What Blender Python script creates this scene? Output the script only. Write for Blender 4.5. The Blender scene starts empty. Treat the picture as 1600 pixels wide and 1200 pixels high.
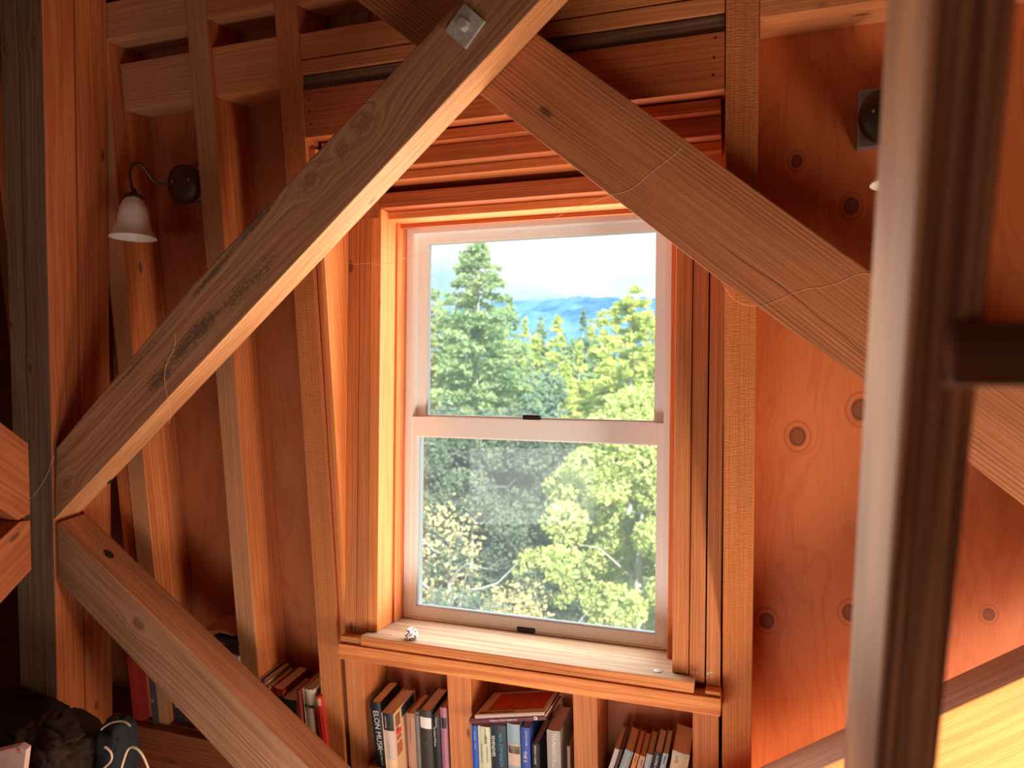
import bpy, bmesh, math, random
import numpy as np
from mathutils import Vector, Matrix
random.seed(7); rng = np.random.default_rng(7)
SC = bpy.context.scene; COL = SC.collection
R_ = math.radians

# ------------------------------------------------------------------ camera
H = 1.55                                       # eye height above the loft floor
YAW, PITCH, ROLL, BETA, FPX = R_(18.7555), R_(-.1305), R_(.586), R_(7.385), 1128.2
Fw = np.array([-math.sin(YAW)*math.cos(PITCH), math.cos(YAW)*math.cos(PITCH), math.sin(PITCH)])
r0 = np.array([math.cos(YAW), math.sin(YAW), 0]); u0 = np.cross(r0, Fw)
Rt = r0*math.cos(ROLL)+u0*math.sin(ROLL); Up = -r0*math.sin(ROLL)+u0*math.cos(ROLL)
cam = bpy.data.cameras.new('camera'); camo = bpy.data.objects.new('camera', cam); COL.objects.link(camo)
M = Matrix(((Rt[0], Up[0], -Fw[0], 0), (Rt[1], Up[1], -Fw[1], 0), (Rt[2], Up[2], -Fw[2], H), (0, 0, 0, 1)))
camo.matrix_world = M
cam.sensor_width = 36; cam.lens = FPX/1600*36; cam.clip_start = .05; cam.clip_end = 3000
cam.dof.use_dof = True; cam.dof.focus_distance = 1.92; cam.dof.aperture_fstop = 4.2
SC.camera = camo
SC.view_settings.view_transform = 'Standard'; SC.view_settings.look = 'None'
SC.view_settings.gamma = 1; SC.view_settings.use_curve_mapping = False
SC.view_settings.exposure = 0.22
SC.cycles.max_bounces = 8; SC.cycles.diffuse_bounces = 5; SC.cycles.transparent_max_bounces = 16

# ------------------------------------------------------------------ sky, sun, room light
wd = bpy.data.worlds.new('sky'); SC.world = wd; wd.use_nodes = True
nt = wd.node_tree; nt.nodes.clear()
wo = nt.nodes.new('ShaderNodeOutputWorld'); bg = nt.nodes.new('ShaderNodeBackground'); bg.inputs[1].default_value = 1.6
tc = nt.nodes.new('ShaderNodeTexCoord'); mp = nt.nodes.new('ShaderNodeMapping'); mp.inputs['Scale'].default_value = (2.2, 2.2, 8)
nz = nt.nodes.new('ShaderNodeTexNoise'); nz.inputs['Scale'].default_value = 1.6; nz.inputs['Detail'].default_value = 5
cr = nt.nodes.new('ShaderNodeValToRGB'); cr.color_ramp.elements[0].position = .40; cr.color_ramp.elements[1].position = .60
cr.color_ramp.elements[0].color = (.32, .53, .62, 1); cr.color_ramp.elements[1].color = (.72, .70, .68, 1)
nt.links.new(tc.outputs['Generated'], mp.inputs[0]); nt.links.new(mp.outputs[0], nz.inputs[0])
nt.links.new(nz.outputs[0], cr.inputs[0]); sx_ = nt.nodes.new('ShaderNodeSeparateXYZ'); nt.links.new(tc.outputs['Generated'], sx_.inputs[0])
mr_ = nt.nodes.new('ShaderNodeMapRange'); mr_.inputs[1].default_value = .22; mr_.inputs[2].default_value = .6; mr_.inputs[3].default_value = 1.7; mr_.inputs[4].default_value = 3.2
nt.links.new(sx_.outputs[2], mr_.inputs[0]); nt.links.new(mr_.outputs[0], bg.inputs[1])
nt.links.new(cr.outputs[0], bg.inputs[0]); nt.links.new(bg.outputs[0], wo.inputs[0])

def sun(name, az, el, strength, col, ang=1.0):
    l = bpy.data.lights.new(name, 'SUN'); l.energy = strength; l.color = col; l.angle = R_(ang)
    o = bpy.data.objects.new(name, l); COL.objects.link(o)
    d = Vector((math.sin(R_(az))*math.cos(R_(el)), math.cos(R_(az))*math.cos(R_(el)), math.sin(R_(el))))   # towards the sun
    o.rotation_euler = d.to_track_quat('Z', 'Y').to_euler(); o.location = d*20
sun('sun', 150, 32, 10.5, (1, .95, .83))
def area(name, loc, target, sx, sy, power, col):
    l = bpy.data.lights.new(name, 'AREA'); l.shape = 'RECTANGLE'; l.size = sx; l.size_y = sy; l.energy = power; l.color = col
    o = bpy.data.objects.new(name, l); COL.objects.link(o); o.location = loc
    o.rotation_euler = (Vector(loc)-Vector(target)).to_track_quat('Z', 'Y').to_euler()
    return o
# added area lamps that light the room
area('added_fill_right', (.97, 1.14, .52), (-1.3, 1.62, 1.2), .45, .5, 33, (1, .78, .56))  # added lamp by the closed right wall, stands in for an assumed low window
area('floor_bounce_fill', (-.6, .80, .16), (-.6, 1.8, 1.1), .9, .5, 11, (1, .91, .80))  # added lamp near the floor, stands in for a sunlit floor patch
area('room_fill_back', (-1.7, -1.6, .72), (-.4, 1.8, 1.1), 1.0, .6, 4.5, (1, .91, .82))  # added fill lamp behind the camera, brightens the window wall and frame
area('window_fill_front', (-.61, 1.938, 1.43), (-.61, 0, 1.43), .70, 1.10, 10, (1, .90, .76))  # added lamp just inside the pane, boosts the daylight entering here

# ------------------------------------------------------------------ coordinates
Nv = np.array([0, math.cos(BETA), math.sin(BETA)]); Wv = np.array([0, -math.sin(BETA), math.cos(BETA)])
EYE = np.array([0, 0, H])
def ray(x, y): return Fw+Rt*(x-800)/FPX+Up*(600-y)/FPX
def onN(x, y, c): d = ray(x, y); return d*(c/(d@Nv))+EYE
def onY(x, y, Y): d = ray(x, y); return d*(Y/d[1])+EYE
def onX(x, y, X): d = ray(x, y); return d*(X/d[0])+EYE
def bat(X, s, c): return Vector(np.array([X, 0, 0])+s*Wv+c*Nv+EYE)    # leaning tower-wall frame
def plb(X, Y, z): return Vector((X, Y, z+H))
C0 = 1.704                                                              # inner face of the studs
EX, EYv, EZ = Vector((1, 0, 0)), Vector((0, 1, 0)), Vector((0, 0, 1))
NV, WV = Vector(Nv), Vector(Wv)

# ------------------------------------------------------------------ materials
def mat(name, col=(.5, .5, .5), rough=.6, metal=0, spec=.4, emit=None):
    m = bpy.data.materials.new(name); m.use_nodes = True; b = m.node_tree.nodes['Principled BSDF']
    b.inputs['Base Color'].default_value = (*col, 1); b.inputs['Roughness'].default_value = rough
    b.inputs['Metallic'].default_value = metal; b.inputs['Specular IOR Level'].default_value = spec
    return m
class NB:
    def __init__(s, m): s.t = m.node_tree; s.b = s.t.nodes['Principled BSDF']
    def n(s, k, **kw):
        o = s.t.nodes.new(k)
        for a, v in kw.items(): setattr(o, a, v)
        return o
    def put(s, sock, v):
        if hasattr(v, 'is_output'): s.t.links.new(v, sock)
        else: sock.default_value = v
    def m(s, op, a, b=0.0, c=0.0, clamp=False):
        o = s.n('ShaderNodeMath', operation=op); o.use_clamp = clamp
        for i, v in enumerate((a, b, c)): s.put(o.inputs[i], v)
        return o.outputs[0]
    def noise(s, vec, scale, detail=2, rough=.5, dist=0):
        o = s.n('ShaderNodeTexNoise'); s.put(o.inputs['Vector'], vec); o.inputs['Scale'].default_value = scale
        o.inputs['Detail'].default_value = detail; o.inputs['Roughness'].default_value = rough; o.inputs['Distortion'].default_value = dist
        return o.outputs[0]
    def comb(s, x, y, z):
        o = s.n('ShaderNodeCombineXYZ')
        for i, v in enumerate((x, y, z)): s.put(o.inputs[i], v)
        return o.outputs[0]
    def ramp(s, f, stops):
        o = s.n('ShaderNodeValToRGB'); s.put(o.inputs[0], f); e = o.color_ramp.elements
        while len(e) < len(stops): e.new(.5)
        for i, (p, c) in enumerate(stops): e[i].position = p; e[i].color = (*c, 1)
        return o.outputs[0]
    def mix(s, f, a, b, bt='MIX'):
        o = s.n('ShaderNodeMix', data_type='RGBA', blend_type=bt); s.put(o.inputs[0], f)
        for i, v in ((6, a), (7, b)):
            s.put(o.inputs[i], v if hasattr(v, 'is_output') else (*v, 1))
        return o.outputs[2]
    def sstep(s, x, a, b):
        o = s.n('ShaderNodeMapRange', interpolation_type='SMOOTHSTEP'); s.put(o.inputs[0], x)
        s.put(o.inputs[1], a); s.put(o.inputs[2], b); return o.outputs[0]

def wood(name, light, dark, freq=130, knots=(), mold=0, bump=.35, rough=.62, spots=(), cracks=(), warp=.012, fine=.35, var=.22, kdark=(.10, .035, .015), lines=(.0065, .16), zf=.55, sawn=0, spec=.3, contrast=1.0):
    m = mat(name, light, rough, spec=spec); N = NB(m)
    tc = N.n('ShaderNodeTexCoord'); sp = N.n('ShaderNodeSeparateXYZ'); N.put(sp.inputs[0], tc.outputs['Object'])
    x, y, z = sp.outputs; rnd = N.m('MULTIPLY', N.n('ShaderNodeObjectInfo').outputs['Random'], 1.0)
    ro = N.m('MULTIPLY', rnd, 57.0)
    low = N.noise(N.comb(N.m('MULTIPLY_ADD', x, 1.7, ro), N.m('MULTIPLY', y, 7), N.m('MULTIPLY', z, 7)), 1.0, 2)
    psi = N.m('MULTIPLY_ADD', N.m('SUBTRACT', low, .5), warp*3, y)
    kmask = None; halo = None
    for (kx, ky, kr) in knots:
        dx = N.m('MULTIPLY', N.m('SUBTRACT', x, kx), .62); dy = N.m('SUBTRACT', y, ky)
        d2 = N.m('ADD', N.m('MULTIPLY', dx, dx), N.m('MULTIPLY', dy, dy))
        k = N.m('DIVIDE', N.m('MULTIPLY', dy, kr*kr*2.4), N.m('ADD', d2, kr*kr*.5))
        psi = N.m('SUBTRACT', psi, k)
        d = N.m('SQRT', d2); wob = N.m('MULTIPLY_ADD', N.m('SUBTRACT', low, .5), kr*.8, d)
        mk = N.m('SUBTRACT', 1, N.sstep(wob, kr*.55, kr*.95))
        ring = N.m('MULTIPLY_ADD', N.m('SINE', N.m('MULTIPLY', d, 900)), .22, .62)
        mk = N.m('MULTIPLY', mk, ring)
        kmask = mk if kmask is None else N.m('MAXIMUM', kmask, mk)
    zz = N.m('MULTIPLY', z, zf)
    g = N.noise(N.comb(N.m('MULTIPLY_ADD', x, 2.2, ro), N.m('MULTIPLY', N.m('ADD', psi, zz), freq), N.m('MULTIPLY', z, freq*.64*zf)), 1.0, 2.5, .55)
    f = N.noise(N.comb(N.m('MULTIPLY', x, 16), N.m('MULTIPLY', N.m('ADD', y, zz), 430), N.m('MULTIPLY', z, 300)), 1.0, 3, .7)
    blot = N.noise(N.comb(N.m('MULTIPLY_ADD', x, 2.6, ro), N.m('MULTIPLY', y, 9), N.m('MULTIPLY', z, 9)), 1.0, 3)
    h = .16/contrast
    c = N.mix(N.sstep(g, .5-h, .5+h), dark, light)
    ln = N.m('SINE', N.m('MULTIPLY_ADD', N.m('ADD', psi, zz), 6.2832/lines[0], N.m('MULTIPLY', low, 5)))
    ln = N.m('MULTIPLY', N.sstep(ln, -.2, .95), N.sstep(N.noise(N.comb(N.m('MULTIPLY_ADD', x, 1.1, ro), N.m('MULTIPLY', y, 14), 0.0), 1.0, 1), .35, .6))
    fine2 = fine*1.5
    val = N.m('MULTIPLY', N.m('MULTIPLY_ADD', f, fine2, 1-fine2/2), N.m('MULTIPLY_ADD', ln, -lines[1], 1+lines[1]*.4))
    val = N.m('MULTIPLY', val, N.m('MULTIPLY_ADD', blot, .5, .75))
    val = N.m('MULTIPLY', val, N.m('MULTIPLY_ADD', rnd, var, 1-var/2))
    c = N.mix(1.0, c, N.comb(val, val, val), 'MULTIPLY')
    vo = N.n('ShaderNodeTexVoronoi'); vo.inputs['Scale'].default_value = 1.0
    N.put(vo.inputs['Vector'], N.comb(N.m('MULTIPLY_ADD', x, 3.1, ro), N.m('MULTIPLY_ADD', y, 8, ro), N.m('MULTIPLY', z, 8)))
    pk = N.m('SUBTRACT', 1, N.sstep(N.m('MULTIPLY_ADD', f, .02, vo.outputs[0]), .045, .085))
    c = N.mix(N.m('MULTIPLY', pk, .8), c, kdark)
    for (cy, cx0, cx1, cw) in cracks:
        wv = N.noise(N.comb(N.m('MULTIPLY', x, 4.5), cy*31, 0.0), 1.0, 3)
        dd_ = N.m('ABSOLUTE', N.m('SUBTRACT', N.m('SUBTRACT', y, cy), N.m('MULTIPLY', N.m('SUBTRACT', wv, .5), .02)))
        ck = N.m('SUBTRACT', 1, N.sstep(dd_, cw*.4, cw)); ck = N.m('MULTIPLY', ck, N.m('MULTIPLY', N.sstep(x, cx0, cx0+.12), N.m('SUBTRACT', 1, N.sstep(x, cx1-.12, cx1))))
        c = N.mix(ck, c, (.015, .008, .006))
    if kmask is not None: c = N.mix(kmask, c, kdark)
    if mold:
        mn = N.noise(N.comb(N.m('MULTIPLY', x, 90), N.m('MULTIPLY', y, 230), 0.0), 1.0, 4, .8); band = N.noise(N.comb(N.m('MULTIPLY', x, 5), N.m('MULTIPLY', y, 14), 0.0), 1.0, 3)
        gs = None
        for (mx_, my_, rx_, ry_) in spots:
            dx = N.m('DIVIDE', N.m('SUBTRACT', x, mx_), rx_); dy = N.m('DIVIDE', N.m('SUBTRACT', y, my_), ry_)
            q_ = N.m('SUBTRACT', 1, N.m('ADD', N.m('MULTIPLY', dx, dx), N.m('MULTIPLY', dy, dy)), clamp=True); gs = q_ if gs is None else N.m('MAXIMUM', gs, q_)
        mm = N.sstep(N.m('ADD', mn, N.m('MULTIPLY_ADD', N.m('SUBTRACT', band, .5), .5, N.m('MULTIPLY', gs, .25))), .64, .72); mm = N.m('MULTIPLY', N.m('MULTIPLY', mm, N.m('MINIMUM', N.m('MULTIPLY', gs, 3), 1.0)), mold)
        c = N.mix(N.m('MULTIPLY', mm, .85), c, (.06, .042, .028))
    N.put(N.b.inputs['Base Color'], c)
    hgt = N.m('ADD', N.m('MULTIPLY', g, .6), N.m('MULTIPLY', f, .5))
    if sawn:
        sw = N.noise(N.comb(N.m('MULTIPLY', x, 420), N.m('MULTIPLY', y, 60), N.m('MULTIPLY', z, 60)), 1.0, 2)
        hgt = N.m('MULTIPLY_ADD', sw, sawn, hgt)
    bp = N.n('ShaderNodeBump'); bp.inputs['Strength'].default_value = bump; bp.inputs['Distance'].default_value = .0016
    N.put(bp.inputs['Height'], hgt); N.put(N.b.inputs['Normal'], bp.outputs[0])
    return m

def plywood(name, light, dark, knots=(), var=.2):
    m = mat(name, light, .55, spec=.3); N = NB(m)
    tc = N.n('ShaderNodeTexCoord'); sp = N.n('ShaderNodeSeparateXYZ'); N.put(sp.inputs[0], tc.outputs['Object'])
    x, y, z = sp.outputs; rnd = N.n('ShaderNodeObjectInfo').outputs['Random']; ro = N.m('MULTIPLY', rnd, 41.0)
    psi = y; kmask = None
    for (kx, ky, kr) in knots:
        dx = N.m('MULTIPLY', N.m('SUBTRACT', x, kx), .8); dy = N.m('SUBTRACT', y, ky)
        d2 = N.m('ADD', N.m('MULTIPLY', dx, dx), N.m('MULTIPLY', dy, dy)); d = N.m('SQRT', d2)
        psi = N.m('SUBTRACT', psi, N.m('DIVIDE', N.m('MULTIPLY', dy, kr*kr*3.0), N.m('ADD', d2, kr*kr*.5)))
        core = N.m('SUBTRACT', 1, N.sstep(d, kr*.6, kr*.85)); rim = N.m('SUBTRACT', 1, N.m('ABSOLUTE', N.m('MULTIPLY', N.m('SUBTRACT', d, kr*.72), 3.4/kr)), clamp=True)
        rim2 = N.m('MULTIPLY', N.m('SUBTRACT', 1, N.m('ABSOLUTE', N.m('MULTIPLY', N.m('SUBTRACT', d, kr*1.35), 6/kr)), clamp=True), .4)
        mk = N.m('MAXIMUM', N.m('MAXIMUM', N.m('MULTIPLY', core, .68), N.m('MULTIPLY', rim, .95)), rim2)
        kmask = mk if kmask is None else N.m('MAXIMUM', kmask, mk)
    w = N.noise(N.comb(N.m('MULTIPLY_ADD', x, 1.3, ro), N.m('MULTIPLY', psi, 6), ro), 1.0, 3, .5, .6)
    band = N.m('SINE', N.m('MULTIPLY_ADD', w, 62, N.m('MULTIPLY', psi, 45)))
    band = N.sstep(band, .45, 1.0)
    blot = N.noise(N.comb(N.m('MULTIPLY_ADD', x, 2.5, ro), N.m('MULTIPLY', y, 5), ro), 1.0, 3)
    f = N.noise(N.comb(N.m('MULTIPLY', x, 9), N.m('MULTIPLY', y, 330), 0.0), 1.0, 3, .6)
    c = N.mix(N.m('MULTIPLY', band, .26), light, dark)
    c = N.mix(N.m('MULTIPLY', N.sstep(blot, .35, .7), .35), c, dark)
    val = N.m('MULTIPLY', N.m('MULTIPLY_ADD', f, .4, .8), N.m('MULTIPLY_ADD', rnd, var, 1-var/2))
    c = N.mix(1.0, c, N.comb(val, val, val), 'MULTIPLY')
    if kmask is not None: c = N.mix(kmask, c, (.085, .022, .010))
    N.put(N.b.inputs['Base Color'], c)
    bp = N.n('ShaderNodeBump'); bp.inputs['Strength'].default_value = .25; bp.inputs['Distance'].default_value = .001
    N.put(bp.inputs['Height'], f); N.put(N.b.inputs['Normal'], bp.outputs[0])
    return m

FIR_L, FIR_D = (.68, .23, .078), (.54, .15, .045)
M_stud = wood('fir_stud', FIR_L, FIR_D, 210, warp=.007)
M_rough = wood('rough_sawn_fir', (.62, .215, .070), (.53, .165, .048), 260, bump=1.0, sawn=1.4, fine=.45, rough=.85, warp=.004)
M_board = wood('fir_board', (.64, .235, .085), (.50, .155, .050), 230, warp=.005)
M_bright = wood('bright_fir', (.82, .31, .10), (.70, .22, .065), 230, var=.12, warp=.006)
M_head = wood('header_fir', (.52, .15, .050), (.39, .095, .030), 200, warp=.006)
M_headl = wood('pale_header_fir', (.62, .25, .10), (.50, .175, .06), 210, warp=.010)
M_weather = wood('weathered_board', (.22, .12, .07), (.08, .04, .025), 120, rough=.8)
M_redpost = wood('red_post_side', (.48, .14, .045), (.37, .092, .028), 130, warp=.008)
M_B = wood('brace_straight_grain', (.46, .17, .072), (.36, .122, .048), 300, lines=(.0085, .42), cracks=[(-.008, .12, .62, .0011)], bump=.7, fine=.3, var=0, contrast=1.3, warp=.006)
M_sill = wood('sill_wood', (.62, .48, .36), (.44, .30, .20), 130, fine=.4, contrast=1.2, warp=.006)
M_edge = wood('sill_edge', (.76, .28, .085), (.55, .155, .045), 110, contrast=1.2, warp=.012)
M_ladder = wood('ladder_wood', (.86, .42, .20), (.30, .11, .05), 170, var=0, warp=.003, zf=.02)
M_D = wood('yellow_brace', (.84, .42, .14), (.74, .33, .10), 60, var=0)
M_Dtop = wood('pale_edge_lightened', (.88, .72, .62), (.72, .54, .44), 150, var=0, rough=.8)  # pale top face, colour raised where the lamps do not reach
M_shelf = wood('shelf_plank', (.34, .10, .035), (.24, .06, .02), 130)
M_ply = plywood('fir_plywood', (.46, .145, .055), (.28, .065, .022))
M_room = wood('room_boards', (.26, .11, .045), (.20, .075, .03), 60)
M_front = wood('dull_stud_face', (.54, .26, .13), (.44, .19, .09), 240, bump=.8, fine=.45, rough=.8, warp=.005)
M_Aside = wood('bright_brace_edge', (.74, .36, .16), (.60, .25, .10), 170, bump=.7, fine=.5, var=0)  # brighter orange for the lower face than for the front
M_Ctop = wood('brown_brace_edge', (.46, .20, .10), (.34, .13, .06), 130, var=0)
def reface(o, m, test):
    o.data.materials.append(m); k = len(o.data.materials)-1
    for p in o.data.polygons:
        if test(p.normal): p.material_index = k
    return o
M_black = mat('black_plastic', (.012, .012, .014), .35)
M_vinyl = mat('white_vinyl', (.93, .95, .96), .38)
M_galv = mat('galvanised_steel', (.42, .40, .37), .55, .3)
M_bronze = mat('dark_bronze', (.10, .065, .042), .42, .65)
M_steel = mat('zinc_box', (.45, .43, .42), .45, .8)
M_copper = mat('copper_wire', (.95, .55, .34), .5, .0)
M_nail = mat('nail_steel', (.12, .09, .08), .5, .7)
M_hole = mat('nail_hole', (.03, .012, .006), .9)
M_page = mat('page_paper', (.90, .78, .64), .85)
M_pagel = mat('light_page_paper', (.93, .88, .82), .85)
M_foil = mat('crumpled_foil', (.80, .80, .86), .28, .75)
M_coin = mat('coin', (.6, .6, .62), .35, .9)

# wall plywood with the knots the photo shows (object frame: x up the wall, y along it)
# ------------------------------------------------------------------ object helpers
def tag(o, label=None, cat=None, group=None, kind=None):
    if label: o['label'] = label
    if cat: o['category'] = cat
    if group: o['group'] = group
    if kind: o['kind'] = kind
    return o
def link(name, me, m, parent=None, smooth=False):
    o = bpy.data.objects.new(name, me); COL.objects.link(o)
    if m is not None:
        for mm in (m if isinstance(m, (list, tuple)) else [m]): me.materials.append(mm)
    if parent is not None: o.parent = parent
    if smooth:
        for p in me.polygons: p.use_smooth = True
    return o
def empty(name, loc=(0, 0, 0), mw=None):
    o = bpy.data.objects.new(name, None); COL.objects.link(o); o.empty_display_size = .05
    if mw is not None: o.matrix_world = mw
    else: o.location = loc; o.matrix_basis = Matrix.Translation(Vector(loc)); bpy.context.view_layer.update()
    return o
def frame(o, ax, ay, az):
    return Matrix(((ax[0], ay[0], az[0], o[0]), (ax[1], ay[1], az[1], o[1]), (ax[2], ay[2], az[2], o[2]), (0, 0, 0, 1)))
def bm_box(bm, x0, x1, y0, y1, z0, z1):
    vs = [bm.verts.new((x, y, z)) for x in (x0, x1) for y in (y0, y1) for z in (z0, z1)]
    q = [(0, 1, 3, 2), (4, 6, 7, 5), (0, 4, 5, 1), (2, 3, 7, 6), (0, 2, 6, 4), (1, 5, 7, 3)]
    return [bm.faces.new([vs[i] for i in f]) for f in q]
def fin(bm, bev=0, seg=2):
    bmesh.ops.recalc_face_normals(bm, faces=bm.faces)
    if bev: bmesh.ops.bevel(bm, geom=list(bm.edges), offset=bev, segments=seg, affect='EDGES', profile=.6)
    me = bpy.data.meshes.new('m'); bm.to_mesh(me); bm.free(); return me
def rot_in(o, parent):
    return o
def box(name, m, c, ax, ay, L, Wd, T, bev=.002, parent=None):
    """board centred at c; ax grain direction, ay width direction"""
    ax, ay = Vector(ax).normalized(), Vector(ay).normalized(); az = ax.cross(ay)
    bm = bmesh.new(); bm_box(bm, -L/2, L/2, -Wd/2, Wd/2, -T/2, T/2)
    o = link(name, fin(bm, bev), m, parent)
    mw = frame(c, ax, ay, az)
    if parent is not None: o.matrix_parent_inverse = Matrix(); o.matrix_basis = parent.matrix_world.inverted() @ mw
    else: o.matrix_world = mw
    return o
def bstud(name, m, X0, X1, s0, s1, n0, n1, grain='s', bev=.002, parent=None):
    """board in the leaning wall frame: X, height s along the wall, n depth from stud face"""
    c = bat((X0+X1)/2, (s0+s1)/2, C0+(n0+n1)/2)
    if grain == 's': return box(name, m, c, WV, -EX, s1-s0, X1-X0, n1-n0, bev, parent)
    return box(name, m, c, EX, WV, X1-X0, s1-s0, n1-n0, bev, parent)
def pstud(name, m, X0, X1, Y0, Y1, z0, z1, grain='z', bev=.002, parent=None):
    c = plb((X0+X1)/2, (Y0+Y1)/2, (z0+z1)/2)
    if grain == 'z': return box(name, m, c, EZ, EX, z1-z0, X1-X0, Y1-Y0, bev, parent)
    if grain == 'y': return box(name, m, c, EYv, EX, Y1-Y0, X1-X0, z1-z0, bev, parent)
    return box(name, m, c, EX, EZ, X1-X0, z1-z0, Y1-Y0, bev, parent)
def prism(name, m, pts, c0, c1, ang, bev=.003, org=None, parent=None):
    """polygon pts (X, s) in the leaning wall frame, between depths c0..c1, grain along angle ang"""
    ax = Vector(EX)*math.cos(ang)+WV*math.sin(ang); ay = -Vector(EX)*math.sin(ang)+WV*math.cos(ang); az = ax.cross(ay)
    ox, os_ = org if org else (sum(p[0] for p in pts)/len(pts), sum(p[1] for p in pts)/len(pts))
    og = bat(ox, os_, (c0+c1)/2); bm = bmesh.new(); h = (c1-c0)/2
    loc = [((p[0]-ox)*math.cos(ang)+(p[1]-os_)*math.sin(ang), -(p[0]-ox)*math.sin(ang)+(p[1]-os_)*math.cos(ang)) for p in pts]
    a = [bm.verts.new((u, v, -h)) for u, v in loc]; b = [bm.verts.new((u, v, h)) for u, v in loc]
    bm.faces.new(a[::-1]); bm.faces.new(b)
    for i in range(len(a)): j = (i+1) % len(a); bm.faces.new((a[i], a[j], b[j], b[i]))
    o = link(name, fin(bm, bev), m, parent); o.matrix_world = frame(og, ax, ay, az)
    return o
def tube(name, m, pts, r, parent=None, res=6):
    cu = bpy.data.curves.new('c', 'CURVE'); cu.dimensions = '3D'; cu.bevel_depth = r; cu.bevel_resolution = 3
    s = cu.splines.new('NURBS'); s.points.add(len(pts)-1); s.use_endpoint_u = True; s.order_u = min(4, len(pts)); s.resolution_u = res
    for p, q in zip(s.points, pts): p.co = (*q, 1)
    t = bpy.data.objects.new('t', cu); COL.objects.link(t)
    dg = bpy.context.evaluated_depsgraph_get(); me = bpy.data.meshes.new_from_object(t.evaluated_get(dg))
    bpy.data.objects.remove(t); bpy.data.curves.remove(cu)
    me.materials.clear()
    return link(name, me, m, parent, True)
def lathe(name, m, prof, parent=None, seg=40, solid=None, smooth=True):
    bm = bmesh.new(); rings = []
    for r, z in prof: rings.append([bm.verts.new((r*math.cos(2*math.pi*k/seg), r*math.sin(2*math.pi*k/seg), z)) for k in range(seg)])
    for a, b in zip(rings, rings[1:]):
        for k in range(seg): bm.faces.new((a[k], a[(k+1) % seg], b[(k+1) % seg], b[k]))
    me = fin(bm); return link(name, me, m, parent, smooth)
TXT = {}
def text(name, body, size, m, mw, parent, emb=0, sx=1.0, align='CENTER', ext=.0003):
    cu = bpy.data.curves.new('f', 'FONT'); cu.body = body; cu.size = size; cu.align_x = align; cu.align_y = 'CENTER'
    cu.offset = emb; cu.extrude = ext; cu.resolution_u = 3
    t = bpy.data.objects.new('t', cu); COL.objects.link(t)
    dg = bpy.context.evaluated_depsgraph_get(); me = bpy.data.meshes.new_from_object(t.evaluated_get(dg))
    bpy.data.objects.remove(t); bpy.data.curves.remove(cu)
    me.transform(Matrix.Diagonal((sx, 1, 1, 1))); me.materials.clear()
    o = link(name, me, m, parent); o.matrix_basis = parent.matrix_world.inverted() @ mw if parent else mw
    return o

# ------------------------------------------------------------------ room shell
def shell(name, m, x0, x1, y0, y1, z0, z1, g='x'):
    o = pstud(name, m, x0, x1, y0, y1, z0-H, z1-H, g, 0); return tag(o, kind='structure')
shell('floor', M_room, -2.6, 1.1, -2.0, 2.15, -.12, 0)
shell('ceiling', M_room, -2.6, 1.1, -2.0, 2.25, 3.12, 3.2)
shell('wall_left', M_room, -2.6, -2.5, -2.0, 2.3, 0, 3.12, 'y')
shell('wall_right', M_room, 1.0, 1.1, -2.0, 2.3, 0, 3.12, 'y')
shell('wall_back', M_room, -2.5, 1.0, -2.1, -2.0, 0, 3.12, 'x')
# plywood sheathing behind the studs
P0, P1 = .14, .156
def sheet(name, X0, X1, s0, s1, m=M_ply):
    o = bstud(name, m, X0, X1, s0, s1, P0, P1, 's', 0); return tag(o, kind='structure')
def knots_ply(pix, X0, X1, s0, s1, rr):
    out = []
    for (px, py), r in zip(pix, rr):
        p = onN(px, py, C0+P0)-EYE; X, s = p[0], p@Wv
        out.append((s-(s0+s1)/2, -(X-(X0+X1)/2), r))
    return out
kr_ = knots_ply([(1245, 252), (1330, 322), (1246, 682), (1345, 640), (1198, 970), (1328, 957), (1545, 960)], -.12, 1.0, -1.75, 1.35, (.014, .018, .022, .024, .02, .02, .014))
M_plyR = plywood('fir_plywood_with_round_knots', (.62, .175, .055), (.40, .08, .022), kr_, 0)
sheet('wall_front_right', -.12, 1.0, -1.75, 1.35, M_plyR)
sheet('wall_front_left', -2.5, -1.01, -1.75, 1.35)
sheet('wall_front_below_window', -1.01, -.12, -1.75, -.93)
o = pstud('wall_front_above_window', M_head, -1.3, -.0, 1.905, 1.925, .45, 1.4, 'x', 0); tag(o, kind='structure')

# ------------------------------------------------------------------ studs
def T(o, label, cat, group=None, kind=None): return tag(o, label, cat, group, kind)
T(bstud('wall_stud', M_rough, -1.21, -1.141, -1.75, 1.30, 0, .14), 'rough-sawn pale stud left of the window, its face flanked by the plumb boards', 'stud')
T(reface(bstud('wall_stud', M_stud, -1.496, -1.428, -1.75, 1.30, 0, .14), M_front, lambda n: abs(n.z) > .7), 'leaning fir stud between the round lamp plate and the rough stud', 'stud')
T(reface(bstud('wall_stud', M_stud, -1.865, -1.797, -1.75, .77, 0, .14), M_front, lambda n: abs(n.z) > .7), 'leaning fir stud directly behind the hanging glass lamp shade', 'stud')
T(bstud('wall_stud', M_rough, -.072, -.004, -1.75, 1.30, 0, .14), 'long rough-sawn stud right of the window beside the knotty plywood', 'stud')
T(bstud('corner_stud', M_stud, -1.93, -1.885, -1.75, 1.2, .015, .06), 'narrow upright strip wedged between corner post and nearest leaning stud', 'stud')
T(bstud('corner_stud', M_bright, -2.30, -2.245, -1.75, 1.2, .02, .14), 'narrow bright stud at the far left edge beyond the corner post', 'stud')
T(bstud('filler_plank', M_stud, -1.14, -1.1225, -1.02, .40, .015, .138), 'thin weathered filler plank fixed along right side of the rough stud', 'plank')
T(bstud('wedge_plank', M_bright, -1.122, -1.108, -1.00, .33, .004, .138), 'bright orange plank edge narrowing downwards left of the window boards', 'plank')

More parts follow.
